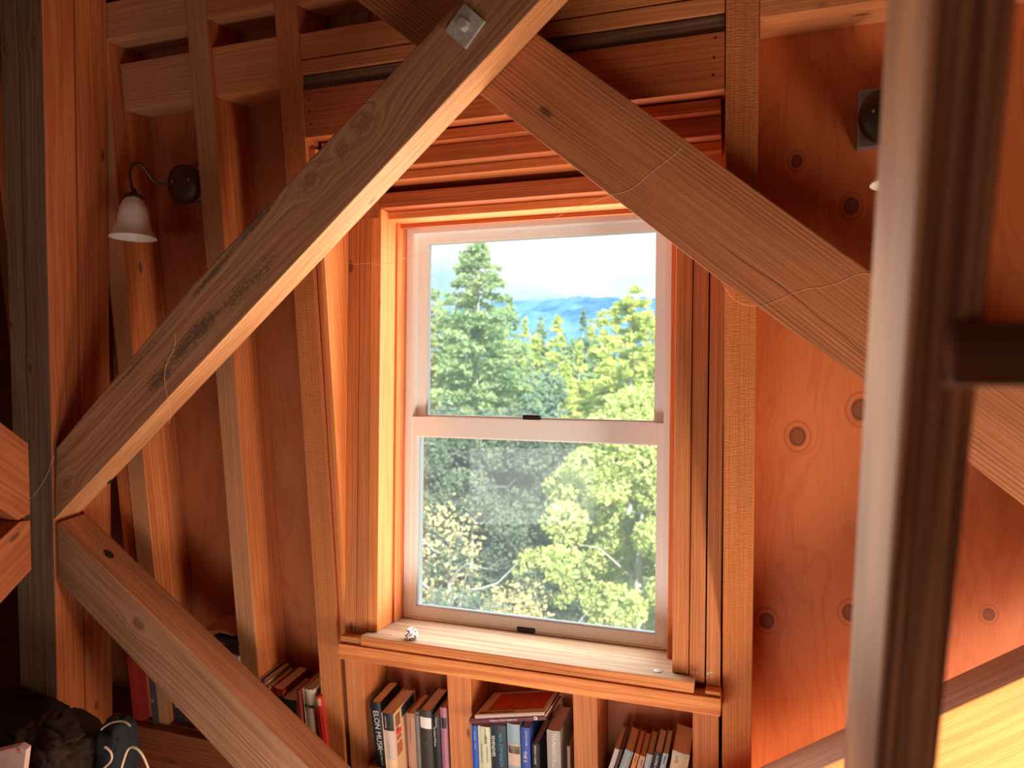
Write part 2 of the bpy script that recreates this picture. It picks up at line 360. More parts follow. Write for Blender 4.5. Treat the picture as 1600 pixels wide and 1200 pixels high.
# blocks between studs at the top left
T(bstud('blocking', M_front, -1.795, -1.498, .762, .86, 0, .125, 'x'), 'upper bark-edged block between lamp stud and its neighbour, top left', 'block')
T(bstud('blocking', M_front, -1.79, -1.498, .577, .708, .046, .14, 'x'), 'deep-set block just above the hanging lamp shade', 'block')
T(bstud('blocking', M_headl, -1.427, -1.211, .768, .86, 0, .125, 'x'), 'upper block next to the rough stud, dark gap below it', 'block')
T(bstud('blocking', M_headl, -1.427, -1.211, .566, .697, .012, .14, 'x'), 'lower wavy-grained block left of the rough stud', 'block')
T(bstud('blocking', M_headl, -1.90, -1.70, .875, .95, .0, .12, 'x'), 'short block end at the very top left above the bark-edged block', 'block')

# ------------------------------------------------------------------ header stack above the window
HX0, HX1 = -1.141, -.074
def hdr(name, m, s0, s1, n0, label, n1=.14, grain='x', X0=HX0, X1=HX1):
    return T(bstud(name, m, X0, X1, s0, s1, n0, n1, 'x'), label, 'board')
hdr('header_board', M_headl, .762, .86, .0, 'topmost header board running out of the picture above the window', .1)
hdr('header_board', M_headl, .625, .69, .004, 'pale header board below the dark gap, second from top of the stack')
hdr('header_board', M_headl, .588, .622, .002, 'thin pale header batten above the grey weathered strip')
hdr('header_board', M_weather, .551, .585, .010, 'grey weathered header strip above the wide nailed board')
ho = hdr('header_board', M_head, .427, .548, .002, 'wide header board with three nail holes at each end')
for (px, py) in ((482, 156), (483, 174), (486, 194), (1118, 59), (1116, 90), (1114, 117)):
    q = onN(px, py, C0+.0018); bm = bmesh.new(); bmesh.ops.create_cone(bm, cap_ends=True, segments=10, radius1=.0028, radius2=.0028, depth=.001)
    nl = link('nail_hole', fin(bm), M_hole, ho); nl.matrix_basis = ho.matrix_world.inverted() @ frame(q, EX, WV, EX.cross(WV))
def hp(m, Y, z0, z1, label, Yb=1.9, X0=HX0+.012, X1=HX1-.01):
    return T(pstud('header_board', m, X0, X1, Y, Yb, z0, z1, 'x'), label, 'board')
hp(M_head, 1.690, .617, .645, 'straight-grained header board with pale lower edge, under the nailed board')
hp(M_head, 1.717, .571, .616, 'dark set-back header board under the pale edge')
hp(M_stud, 1.755, .547, .570, 'striped header board just above the black gap')
hp(M_head, 1.800, .485, .527, 'header board directly over the window with staple marks', 1.889, -1.115, HX1-.002)
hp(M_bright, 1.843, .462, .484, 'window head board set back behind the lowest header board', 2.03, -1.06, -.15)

# ------------------------------------------------------------------ plumb boards beside the window
SG = 'plumb boards beside the window'
def pb(m, X0, X1, z0, label, z1=.484, Y0=1.80, Y1=1.889):
    return T(pstud('window_stud', m, X0, X1, Y0, Y1, z0, z1, 'z'), label, 'stud', SG)
b1 = pb(M_board, -1.107, -1.073, -.722, 'outermost of the three plumb boards left of the window')
b2 = pb(M_board, -1.0715, -1.036, -.716, 'middle of the three plumb boards left of the window')
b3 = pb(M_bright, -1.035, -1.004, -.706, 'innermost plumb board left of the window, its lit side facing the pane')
b4 = pb(M_board, -.190, -.1515, -.706, 'plumb board right beside the white window frame on its right')
b5 = pb(M_board, -.1490, -.1130, -.722, 'middle plumb board right of the window with a small knot', .62)
b6 = pb(M_board, -.1095, -.0765, -.730, 'greyish plumb board beside the long rough-sawn right stud', .62)
T(pstud('window_jamb', M_stud, -1.03, -.9975, 1.8895, 2.03, -.706, .462, 'z'), 'set-back jamb board between left studs and the white window frame', 'jamb', SG)
T(pstud('window_jamb', M_stud, -.2125, -.15, 1.8895, 2.03, -.706, .462, 'z'), 'set-back jamb board hidden in the gap right of the window frame', 'jamb', SG)
for b, pts in ((b1, ((541, 977),)), (b2, ((559, 983),)), (b5, ((1083, 1050), (1089, 1050))), (b6, ((1106, 1052), (1111, 1050)))):
    for px, py in pts:
        q = onY(px, py, 1.7996); bm = bmesh.new(); bmesh.ops.create_cone(bm, cap_ends=True, segments=12, radius1=.0035, radius2=.003, depth=.001)
        nl = link('nail', fin(bm), M_galv, b); nl.matrix_basis = b.matrix_world.inverted() @ frame(q, EX, EZ, EX.cross(EZ))

# ------------------------------------------------------------------ sill
sl_ = T(pstud('window_sill', M_sill, -1.035, -.135, 1.762, 1.945, -.735, -.707, 'x', .003), 'pale weathered window sill board carrying the foil ball', 'sill')
T(pstud('sill_beam', M_edge, -1.102, -.073, 1.757, 1.90, -.778, -.736, 'x', .003), 'long orange beam under the window sill with curved grain', 'beam')
T(pstud('sill_block', M_board, -1.102, -1.037, 1.766, 1.90, -.735, -.716, 'x'), 'short raised block at the left end of the sill beam', 'block')
T(pstud('sill_block', M_edge, -.109, -.075, 1.766, 1.90, -.735, -.724, 'x'), 'thin raised block at the right end of the sill beam', 'block')
for i, (a, b, m) in enumerate(((-1.124, -1.064, M_board), (-.801, -.731, M_board), (-.445, -.381, M_board), (-.1420, -.080, M_stud))):
    T(bstud('cripple_stud', m, a, b, -1.75, -.998, .002, .138), ('short stud at the left end under the sill beam', 'short stud between the memoir books and the stacked philosophy book', 'short stud between the stacked philosophy book and the leaning paperbacks', 'short stud at the right end under the sill beam')[i], 'stud')
sl_.data.materials.append(M_edge)
for p in sl_.data.polygons:
    if p.normal.z < -.5 or p.normal.z > .5: p.material_index = 1
# fix the cripple tops so that they end against the beam
# ------------------------------------------------------------------ shelves
SS = -1.352
for (a, b, lb) in ((-2.2, -1.866, 'dim bookshelf plank at the lower left beside the jacket'), (-1.796, -1.497, 'dim bookshelf plank under the black box'), (-1.427, -1.211, 'shelf plank under the slanting books behind the lower brace'),
                   (-1.063, -.802, 'shelf plank under the memoir books'), (-.730, -.446, 'shelf plank under the stacked philosophy book'), (-.380, -.1425, 'shelf plank under the leaning paperbacks')):
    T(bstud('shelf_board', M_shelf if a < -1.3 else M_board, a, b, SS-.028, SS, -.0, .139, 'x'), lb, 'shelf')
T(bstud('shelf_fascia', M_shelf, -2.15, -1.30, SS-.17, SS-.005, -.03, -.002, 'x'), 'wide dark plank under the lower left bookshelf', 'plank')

# ------------------------------------------------------------------ corner post and braces
def XS(px, py, c): p = onN(px, py, c)-EYE; return (p[0], p@Wv)
tl = math.atan(.119)
def cpost(X_in, s_ref): pass
def post_pts(lo, hi, w0, w1):   # inner edge X=-1.779 at s=.8 leaning outwards downwards
    e = lambda s: -1.874-.119*(s-0.0)*-1*-1
    return None
def Xin(s): return -1.779-.1190*(.8-s)
PW = .155
po = empty('corner_post', bat(-1.95, -1.75, C0-.1))
T(po, 'weathered corner post at the left with braces meeting it', 'post')
kp = [XS(7, 77, 1.504), (XS(52, 62, 1.504)), XS(46, 575, 1.504), XS(17, 508, 1.504)]
og = (Xin(0)-PW/2, 0.0); ang = math.pi/2-tl
def kl(X, s, ox, os_, a, r): return ((X-ox)*math.cos(a)+(s-os_)*math.sin(a), -(X-ox)*math.sin(a)+(s-os_)*math.cos(a), r)
M_postk = wood('weathered_post_knots', (.25, .15, .10), (.17, .092, .058), 150, [kl(*k, *og, ang, .011) for k in kp], cracks=[(kl(*XS(35, 300, 1.504), *og, ang, 0)[1], -.5, 1.4, .0016), (kl(*XS(62, 750, 1.504), *og, ang, 0)[1], -1.3, .1, .0008)], bump=.6, fine=.45, rough=.75, var=0)
pts = [(Xin(-1.75)-PW, -1.75), (Xin(-1.75), -1.75), (Xin(1.3), 1.3), (Xin(1.3)-PW, 1.3)]
o1 = prism('front_timber', M_postk, pts, C0-.2, C0-.105, ang, .004, og); o1.parent = po; o1.matrix_basis = po.matrix_world.inverted() @ o1.matrix_world
o1.data.materials.append(M_redpost)
for p in o1.data.polygons:
    if p.normal.y < -.6: p.material_index = 1
o2 = prism('back_timber', M_redpost, [(p[0]+.003, p[1]) for p in pts], C0-.103, C0-.002, ang, .004, og); o2.parent = po; o2.matrix_basis = po.matrix_world.inverted() @ o2.matrix_world
o2['label'] = 'reddish rear half of the post'

cA0, cA1, cB0, cB1 = C0-.2, C0-.102, C0-.100, C0-.003
aA = math.atan(.797)
def lineA_lo(X): return -.614+.797*(X+1.943)
Aw = .20/math.cos(aA)*1.0
A_pts = [(-1.943+.005, lineA_lo(-1.943)), (-.0, lineA_lo(0)), (-.0, lineA_lo(0)+.245), (-1.903, lineA_lo(-1.903)+.185)]
# upper edge measured: (-1.904,-.398) (-1.371,.056) (-.6,.62)
A_pts = [(-1.945, -.616), (.18, lineA_lo(.18)), (-.02, .62+.745*.58+.03), (-.6, .625), (-1.371, .048), (-1.905, -.398)]
ogA = (-1.0, .27)
kA = [(XS(568, 192, cA0), .025), (XS(536, 236, cA0), .018), (XS(484, 280, cA0), .022), (XS(105, 756, cA0), .017)]
spA = [(*kl(*XS(x_, y_, cA0), *ogA, aA, 0)[:2], a_, b_) for x_, y_, a_, b_ in ((300, 530, .20, .030), (390, 440, .16, .030), (250, 590, .09, .025), (395, 350, .16, .014), (330, 430, .12, .010), (220, 560, .2, .008))]
M_A = wood('brace_weathered_knotty', (.42, .205, .110), (.28, .120, .060), 130, [kl(k[0], k[1], *ogA, aA, r) for k, r in kA], mold=.85, spots=spA, bump=.55, fine=.4, warp=.010, var=0, kdark=(.22, .085, .045))
A = T(prism('diagonal_brace', M_A, A_pts, cA0, cA1, aA, .004, ogA), 'thick knotty weathered brace rising right across the front, bolted near its top', 'brace')
B_lo = [(-.98, .76), (-.604, .456), (-.076, .0175), (.217, -.204), (.493, -.439), (.75, -.65)]
B_pts = [(-1.28, 1.0), (-.604, .444), (.217, -.212), (.75, -.645), (.75, -.405), (.211, .021), (-.467, .560), (-.903, .905), (-1.05, 1.02)]
# upper-left edge of B passes (-.903,.701) on its lower side
B_pts = [(-1.28, 1.005), (-.903, .697), (-.604, .452), (-.076, .014), (.217, -.207), (.493, -.439), (.75, -.652), (.75, -.40), (.211, .021), (-.467, .566), (-1.02, 1.01)]
B = T(prism('diagonal_brace', M_B, B_pts, cB0, cB1, math.atan(-.81), .003, (-.2, .2)), 'straight-grained reddish brace falling right across the window top corner', 'brace')
C_pts = [(-1.935, -.622), (-1.06, -1.285), (-.60, -1.64), (-.80, -1.72), (-1.38, -1.279), (-1.957, -.80)]
ogC = (-1.5, -1.05); aC = math.atan(-.76)
kC = [(XS(216, 975, cA0), .018)]
M_C = wood('brace_lower_weathered', (.42, .205, .115), (.28, .125, .065), 150, [kl(k[0], k[1], *ogC, aC, r) for k, r in kC], bump=.5, warp=.010, var=0, kdark=(.14, .06, .035))
Cb = T(prism('diagonal_brace', M_C, C_pts, cA0, cA1, aC, .004, ogC), 'weathered brace falling right from the corner post at the lower left', 'brace')
aD = math.atan(.73)
D_pts = [(-.35, -1.345), (.153, -.978), (.477, -.741), (.75, -.542), (.75, -.80), (.0, -1.345)]
D = T(prism('diagonal_brace', M_D, D_pts, cA0, cA1, aD, .003, (.3, -.95)), 'bright yellow brace rising right behind the ladder at the lower right', 'brace')
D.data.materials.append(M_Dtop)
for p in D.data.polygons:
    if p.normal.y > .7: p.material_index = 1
def hole_on(o, px, py, p_edge, nrm, rx, ry, axd):
    d = ray(px, py); nv = np.array(nrm); k = ((np.array(p_edge)-EYE)@nv)/(d@nv); q = Vector(d*k+EYE)
    ax = Vector(axd).normalized(); az = Vector(nrm).normalized(); ay = az.cross(ax); bm = bmesh.new()
    n_ = 18; r = random.Random(3); vs = [bm.verts.new((rx*(1+.3*(r.random()-.5))*math.cos(2*math.pi*i/n_), ry*(1+.3*(r.random()-.5))*math.sin(2*math.pi*i/n_), .0012)) for i in range(n_)]
    vb = [bm.verts.new((v.co.x, v.co.y, -.002)) for v in vs]; bm.faces.new(vs); bm.faces.new(vb[::-1])
    for i in range(n_): bm.faces.new((vs[i], vb[i], vb[(i+1) % n_], vs[(i+1) % n_]))
    h = link('knot_hole', fin(bm), M_hole, o); h.matrix_basis = o.matrix_world.inverted() @ frame(q, ax, ay, az)
axC = EX*math.cos(math.atan(-.757))+WV*math.sin(math.atan(-.757)); nC = NV.cross(axC); nC = nC if nC.z > 0 else -nC
hole_on(Cb, 170, 866, bat(-1.935, -.622, cA0), nC, .018, .011, axC)
axA = EX*math.cos(aA)+WV*math.sin(aA); nA = NV.cross(axA); nA = nA if nA.z < 0 else -nA
hole_on(A, 172, 752, bat(-1.945, -.616, cA0), nA, .013, .007, axA)
def xprism(name, m, pix, X1, X0, ext, label):
    P = [onX(px, py, X1) for px, py in pix]
    yz = [(p[1], p[2]) for p in P]
    return yz
def side_brace(name, m, yz, X0, X1, slope, label):
    a = math.atan2(slope, -1)                          # direction in (Y,z)
    ax = Vector((0, math.cos(a), math.sin(a))); az = Vector((1, 0, 0)); ay = az.cross(ax)
    oy, oz = yz[0]; bm = bmesh.new(); lo = []
    for y, z in yz: d = Vector((0, y-oy, z-oz)); lo.append((d.dot(ax), d.dot(ay)))
    h = (X1-X0)/2
    p = [bm.verts.new((u, v, -h)) for u, v in lo]; q = [bm.verts.new((u, v, h)) for u, v in lo]
    bm.faces.new(p[::-1]); bm.faces.new(q)
    for i in range(len(p)): j = (i+1) % len(p); bm.faces.new((p[i], p[j], q[j], q[i]))
    o = link(name, fin(bm, .004), m); o.matrix_world = frame(((X0+X1)/2, oy, oz), ax, ay, az)
    return T(o, label, 'brace')
XE = -1.893
e1, e2, e3, e4 = [onX(px, py, XE) for px, py in ((45, 693), (0, 659), (0, 786), (48, 803))]
su = (e2[2]-e1[2])/(e1[1]-e2[1]); 
ext = .9
side_brace('side_brace', M_redpost, [(e1[1], e1[2]), (e1[1]-ext, e1[2]+ext*.8), (e1[1]-ext, e1[2]+ext*.8-.24), (e4[1]-.035, e4[2]-.012), (e4[1], e4[2])], XE-.09, XE, .8, 'orange brace end rising towards the viewer at the left edge')
f1, f2, f3 = [onX(px, py, XE) for px, py in ((48, 812), (50, 890), (2, 940))]
side_brace('side_brace', M_redpost, [(f1[1], f1[2]), (f2[1], f2[2]), (f2[1]-ext, f2[2]-ext*.8), (f2[1]-ext, f2[2]-ext*.8+.25), (f1[1]-.03, f1[2])], XE-.09, XE, -.8, 'orange brace end falling towards the viewer at the left edge')

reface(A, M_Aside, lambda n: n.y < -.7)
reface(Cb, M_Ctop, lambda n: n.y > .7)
# bolt and square washer
bq = onN(727, 41, cA0-.0035); w0 = empty('brace_bolt', mw=frame(bq, *(lambda a: (EX*math.cos(a)+WV*math.sin(a), -EX*math.sin(a)+WV*math.cos(a), EX.cross(WV)))(math.radians(46))))
T(w0, 'galvanised hex bolt through a square plate washer on the knotty brace', 'bolt')
N_ = NB(M_galv); nn = N_.noise(N_.n('ShaderNodeTexCoord').outputs['Object'], 90, 4, .7)
N_.put(N_.b.inputs['Base Color'], N_.ramp(nn, [(.3, (.36, .34, .32)), (.7, (.62, .60, .56))]))
bm = bmesh.new(); bm_box(bm, -.0335, .0335, -.031, .031, -.004, .004); link('washer', fin(bm, .001), M_galv, w0)
bm = bmesh.new(); bmesh.ops.create_cone(bm, cap_ends=True, segments=6, radius1=.0130, radius2=.0122, depth=.018, matrix=Matrix.Translation((.0, 0, .012)))
link('bolt_head', fin(bm, .0012), M_galv, w0)
w0.matrix_world = w0.matrix_world @ Matrix.Diagonal((1, 1, 1, 1))

# ------------------------------------------------------------------ window
wn = empty('window_1', plb(-.608, 1.98, -.73)); tag(wn, kind='structure')
def wbar(bm, x0, x1, y0, y1, z0, z1): bm_box(bm, x0, x1, y0-1.98, y1-1.98, z0+.73, z1+.73)
def ring(name, X0, X1, z0, z1, w, Y0, Y1, m=M_vinyl, wt=None, wb=None, parent=wn, lip=0):
    wt = wt or w; wb = wb or w; bm = bmesh.new(); s = .608
    wbar(bm, X0+s, X0+w+s, Y0, Y1, z0, z1); wbar(bm, X1-w+s, X1+s, Y0, Y1, z0, z1)
    wbar(bm, X0+w+s, X1-w+s, Y0, Y1, z1-wt, z1); wbar(bm, X0+w+s, X1-w+s, Y0, Y1, z0, z0+wb)
    if lip:
        a, b = X0+w+s, X1-w+s
        for q in ((a, a+lip, z0+wb, z1-wt), (b-lip, b, z0+wb, z1-wt), (a+lip, b-lip, z1-wt-lip, z1-wt), (a+lip, b-lip, z0+wb, z0+wb+lip)):
            wbar(bm, q[0], q[1], Y0+.008, Y1, q[2], q[3])
    me = fin(bm, .0015); return link(name, me, m, parent)
ring('window_frame', -.9975, -.2125, -.707, .462, .022, 1.945, 2.03, wb=.004)
ring('frame_bead', -.984, -.226, -.704, .450, .008, 1.958, 2.03, wb=.004)
u = ring('upper_sash', -.977, -.232, -.128, .440, .030, 1.978, 2.005, wt=.022, wb=.024, lip=.003)
l = ring('lower_sash', -.990, -.220, -.702, -.105, .030, 1.948, 1.976, wt=.058, wb=.030, lip=.003)
M_glass = bpy.data.materials.new('window_glass'); M_glass.use_nodes = True; t = M_glass.node_tree; t.nodes.clear()
go = t.nodes.new('ShaderNodeOutputMaterial'); gt = t.nodes.new('ShaderNodeBsdfTransparent'); gg = t.nodes.new('ShaderNodeBsdfGlossy'); gm = t.nodes.new('ShaderNodeMixShader')
gt.inputs[0].default_value = (.97, .985, .98, 1); gg.inputs['Roughness'].default_value = .02; gg.inputs[0].default_value = (.9, .95, 1, 1); fr = t.nodes.new('ShaderNodeFresnel'); fr.inputs[0].default_value = 1.45
t.links.new(fr.outputs[0], gm.inputs[0]); t.links.new(gt.outputs[0], gm.inputs[1]); t.links.new(gg.outputs[0], gm.inputs[2]); dd = t.nodes.new('ShaderNodeBsdfTranslucent'); dd.inputs[0].default_value = (.95, .97, 1, 1); m2 = t.nodes.new('ShaderNodeMixShader'); m2.inputs[0].default_value = .07   # dusty pane
t.links.new(gm.outputs[0], m2.inputs[1]); t.links.new(dd.outputs[0], m2.inputs[2]); t.links.new(m2.outputs[0], go.inputs[0])
M_glass2 = M_glass.copy(); M_glass2.node_tree.nodes['Mix Shader.001'].inputs[0].default_value = .09  # lower pane: its hazy reflection added as extra translucency
def pane(par, X0, X1, z0, z1, Y, m=None):
    bm = bmesh.new(); s = .608; wbar(bm, X0+s, X1+s, Y, Y+.004, z0, z1); link('glass', fin(bm), m or M_glass, par)
pane(u, -.948, -.2605, -.105, .419, 1.992); pane(l, -.961, -.2495, -.673, -.162, 1.962, M_glass2)
# sash lock on the meeting rail and the lift in the bottom rail
def rbox(name, c, sx, sy, sz, par, m, bev):
    bm = bmesh.new(); bm_box(bm, -sx/2, sx/2, -sy/2, sy/2, -sz/2, sz/2); o = link(name, fin(bm, bev, 4), m, par, True)
    o.matrix_basis = par.matrix_world.inverted() @ Matrix.Translation(c) if par is not wn else Matrix.Translation(Vector(c)-wn.location); return o
l.matrix_basis = Matrix(); u.matrix_basis = Matrix()
bpy.context.view_layer.update()
q = onY(830, 660, 1.955)
rbox('sash_lock', (q[0], 1.962, H-.0985), .052, .022, .013, l, M_black, .005)
q = onY(822, 984, 1.948)
rbox('lift_handle', (q[0], 1.947, q[2]), .054, .008, .013, l, M_black, .0038)

# ------------------------------------------------------------------ foil ball, coin, nails on the sill
bm = bmesh.new(); bmesh.ops.create_icosphere(bm, subdivisions=4, radius=.0185)
from mathutils import noise as mno
for v in bm.verts:
    n = v.co.normalized(); k = mno.cell(n*2.1)*.08+mno.noise(n*3+Vector((3, 1, 2)))*.30+abs(mno.noise(n*5.5))*-.22
    v.co = n*.0185*(1+k); v.co.z = v.co.z*.88
fo = link('foil_ball', fin(bm), M_foil); q = onY(643, 1000, 1.79)
fo.location = (q[0], 1.79, H-.707+.0145); T(fo, 'crumpled ball of silver foil on the left of the window sill', 'foil ball')
bm = bmesh.new(); bmesh.ops.create_cone(bm, cap_ends=True, segments=32, radius1=.0105, radius2=.0105, depth=.0018)
co = link('coin', fin(bm, .0004), M_coin); q = onY(1028, 1040, 1.80)
co.location = (q[0], 1.80, H-.7062); T(co, 'round grey coin lying at the right end of the window sill', 'coin')

# ------------------------------------------------------------------ wall lamps
M_shade = bpy.data.materials.new('frosted_glass'); M_shade.use_nodes = True; b = M_shade.node_tree.nodes['Principled BSDF']
b.inputs['Base Color'].default_value = (.95, .88, .82, 1); b.inputs['Roughness'].default_value = .35; b.inputs['Subsurface Weight'].default_value = .0; b.inputs['Transmission Weight'].default_value = .0
def sconce(plate, shade, side, label, boxside):
    """plate, shade: world points of plate centre and of shade top; plate faces into the room"""
    rt = empty('wall_lamp', plate); T(rt, label, 'wall lamp'); P = Vector(plate)
    fr_ = frame(P, EX, WV, EX.cross(WV)); inv = rt.matrix_world.inverted() if False else Matrix.Translation(-P)
    bz = .095 if side < 0 else .124
    bx = box('junction_box', M_steel, P+NV*.038+EX*(.012 if side < 0 else .004), EX, WV, bz, bz, .05, .003); bx.parent = rt; bx.matrix_basis = inv @ bx.matrix_world
    pl = lathe('back_plate', M_bronze, [(0, .012), (.020, .0115), (.044, .008), (.057, .002), (.059, -.002), (.059, -.006), (0, -.006)], rt, 48)
    pl.matrix_basis = inv @ fr_
    for dx in (-.030, .030):
        s_ = lathe('plate_screw', M_galv, [(0, .0035), (.003, .003), (.0036, 0)], pl, 10); s_.matrix_basis = Matrix.Translation((dx, .010, .0085))
    S = Vector(shade)
    a0 = P-NV*.004; sd = (S-P)
    top = S+EZ*.055
    ar = tube('arm', M_bronze, [Vector((-.18*v[0] if side > 0 else v[0], v[1], v[2])) for v in ARM], .0040, rt)
    h_ = lathe('socket_holder', M_bronze, [(0, .022), (.005, .022), (.007, .018), (.007, .012), (.011, .008), (.024, .001), (.0265, -.004), (.0265, -.009), (.024, -.009), (0, -.006)], rt, 32)
    h_.matrix_basis = Matrix.Translation(S-P)
    for k in range(3):
        sc = lathe('thumb_screw', M_bronze, [(0, 0), (.0022, 0), (.0022, .008), (.0034, .009), (.0034, .013), (0, .013)], h_, 10)
        sc.matrix_basis = Matrix.Rotation(k*2.094+.5, 4, 'Z') @ Matrix.Translation((.0255, 0, -.006)) @ Matrix.Rotation(math.pi/2, 4, 'Y')
    out = [(.021, -.002), (.0225, -.006), (.0225, -.010), (.029, -.018), (.036, -.035), (.0405, -.058), (.0435, -.078), (.049, -.096), (.058, -.113), (.0625, -.1185), (.0635, -.122)]
    inn = [(r-.003, z) for r, z in out[::-1]]
    sh = lathe('lamp_shade', M_shade, out+[(.0615, -.122)]+inn[1:], rt, 64); sh.matrix_basis = Matrix.Translation(S-P)
    bl = lathe('bulb', M_shade, [(.010, -.01), (.012, -.02), (.022, -.045), (.024, -.058), (.018, -.072), (0, -.079)], rt, 24); bl.matrix_basis = Matrix.Translation(S-P)
    return rt
ARM = []
for ax_, ay_, t_ in ((272, 288, .0), (262, 288, .04), (250, 288, .15), (241, 285, .28), (234, 276, .42), (227, 264, .58), (218, 255, .74), (207, 257, .9), (202, 268, 1.0), (204, 282, 1.0), (207, 297, 1.0), (208.5, 306, 1.0)):
    ARM.append(Vector(onN(ax_, ay_, (C0+.062)*(1-t_)+(C0-.03)*t_)-onN(286, 288, C0+.068)))
pc = onN(286, 288, C0+.068); sc_ = onN(209, 306, C0-.03)
sconce(pc, sc_, -1, 'bronze wall lamp with white glass bell shade hanging left of its plate', 1)
pc = onN(1388, 180, C0+.088)
sconce(pc, (pc[0]-.18*ARM[-1][0], pc[1]+ARM[-1][1], pc[2]+ARM[-1][2]), 1, 'second bronze wall lamp mostly hidden behind the near ladder rail', 1)
# top plate over right panel
T(bstud('top_plate', M_headl, -.003, .98, .563, .78, 0, .139, 'x'), 'horizontal plate board across the top of the right plywood bay', 'board')

# ------------------------------------------------------------------ near ladder
b2 = math.radians(18.0); NL = Vector((0, math.cos(b2), math.sin(b2))); WL = Vector((0, -math.sin(b2), math.cos(b2)))
ld = empty('leaning_post', (.09, .8, 0)); T(ld, 'out-of-focus leaning post close to the camera with a short crossbar', 'post')
def lad(X, s, c): return Vector((X, 0, H))+WL*s+NL*c
def lchild(o): o.parent = ld; o.matrix_basis = Matrix.Translation(-ld.location) @ o.matrix_world; return o
lchild(box('upright', M_ladder, lad(.0885, -.15, .4+.066), WL, -EX, 2.75, .034, .132, .003))
M_tread = wood('crossbar_wood', (.30, .12, .06), (.18, .06, .035), 90, var=0)
q1 = onY(1487, 503, .392); q2 = onY(1487, 604, .392)
lchild(box('crossbar', M_tread, Vector((q1[0]+.20, .392+.045, (q1[2]+q2[2])/2)), EX, EZ, .40, q1[2]-q2[2], .09, .003))
# ------------------------------------------------------------------ copper wires
def wire(pix, label, f=None):
    pts = [f(px, py) for px, py in pix]
    o = tube('copper_wire', M_copper, [tuple(p) for p in pts], .00042); return T(o, label, 'wire', 'thin copper light wires')
wire([(1066, 228), (1061, 237), (1040, 252), (1015, 271), (1003, 283), (990, 293), (978, 300), (958, 304), (945, 306)], 'hair-thin copper wire curling down the upper reddish brace', lambda x, y: onN(x, y, cB0-.0005))
wire([(956, 306), (935, 312), (907, 322), (892, 327), (874, 338), (857, 345), (835, 353), (815, 362), (795, 366)], 'hair-thin copper wire hanging in front of the window head', lambda x, y: onN(x, y, cB1-.02))
wire([(500, 411), (513, 406), (530, 409), (545, 411), (557, 414), (572, 410), (591, 414), (603, 411), (615, 412), (626, 407), (635, 402), (650, 400), (666, 395)], 'hair-thin copper wire crossing the boards left of the window', lambda x, y: onY(x, y, 1.78))
wire([(1128, 440), (1134, 452), (1143, 467), (1160, 476), (1178, 479), (1195, 476), (1215, 470)], 'hair-thin copper wire sagging over the right rough stud', lambda x, y: onN(x, y, C0-.045))
wire([(1190, 478), (1215, 470), (1230, 461), (1250, 454), (1269, 449), (1280, 450), (1295, 446), (1305, 443), (1315, 440), (1330, 432), (1347, 426), (1358, 428)], 'hair-thin copper wire on the reddish brace near the ladder', lambda x, y: onN(x, y, cB0-.0005))
wire([(85, 712), (80, 722), (76, 738), (70, 748), (62, 762), (52, 775), (47, 780), (41, 781)], 'hair-thin copper wire across the corner post', lambda x, y: onN(x, y, cA0-.0015))
wire([(272, 521), (275, 532), (273, 545), (262, 562), (257, 578), (257, 600), (262, 622), (266, 637), (267, 650), (264, 662)], 'hair-thin copper wire looped over the knotty brace', lambda x, y: onN(x, y, cA0-.0012))

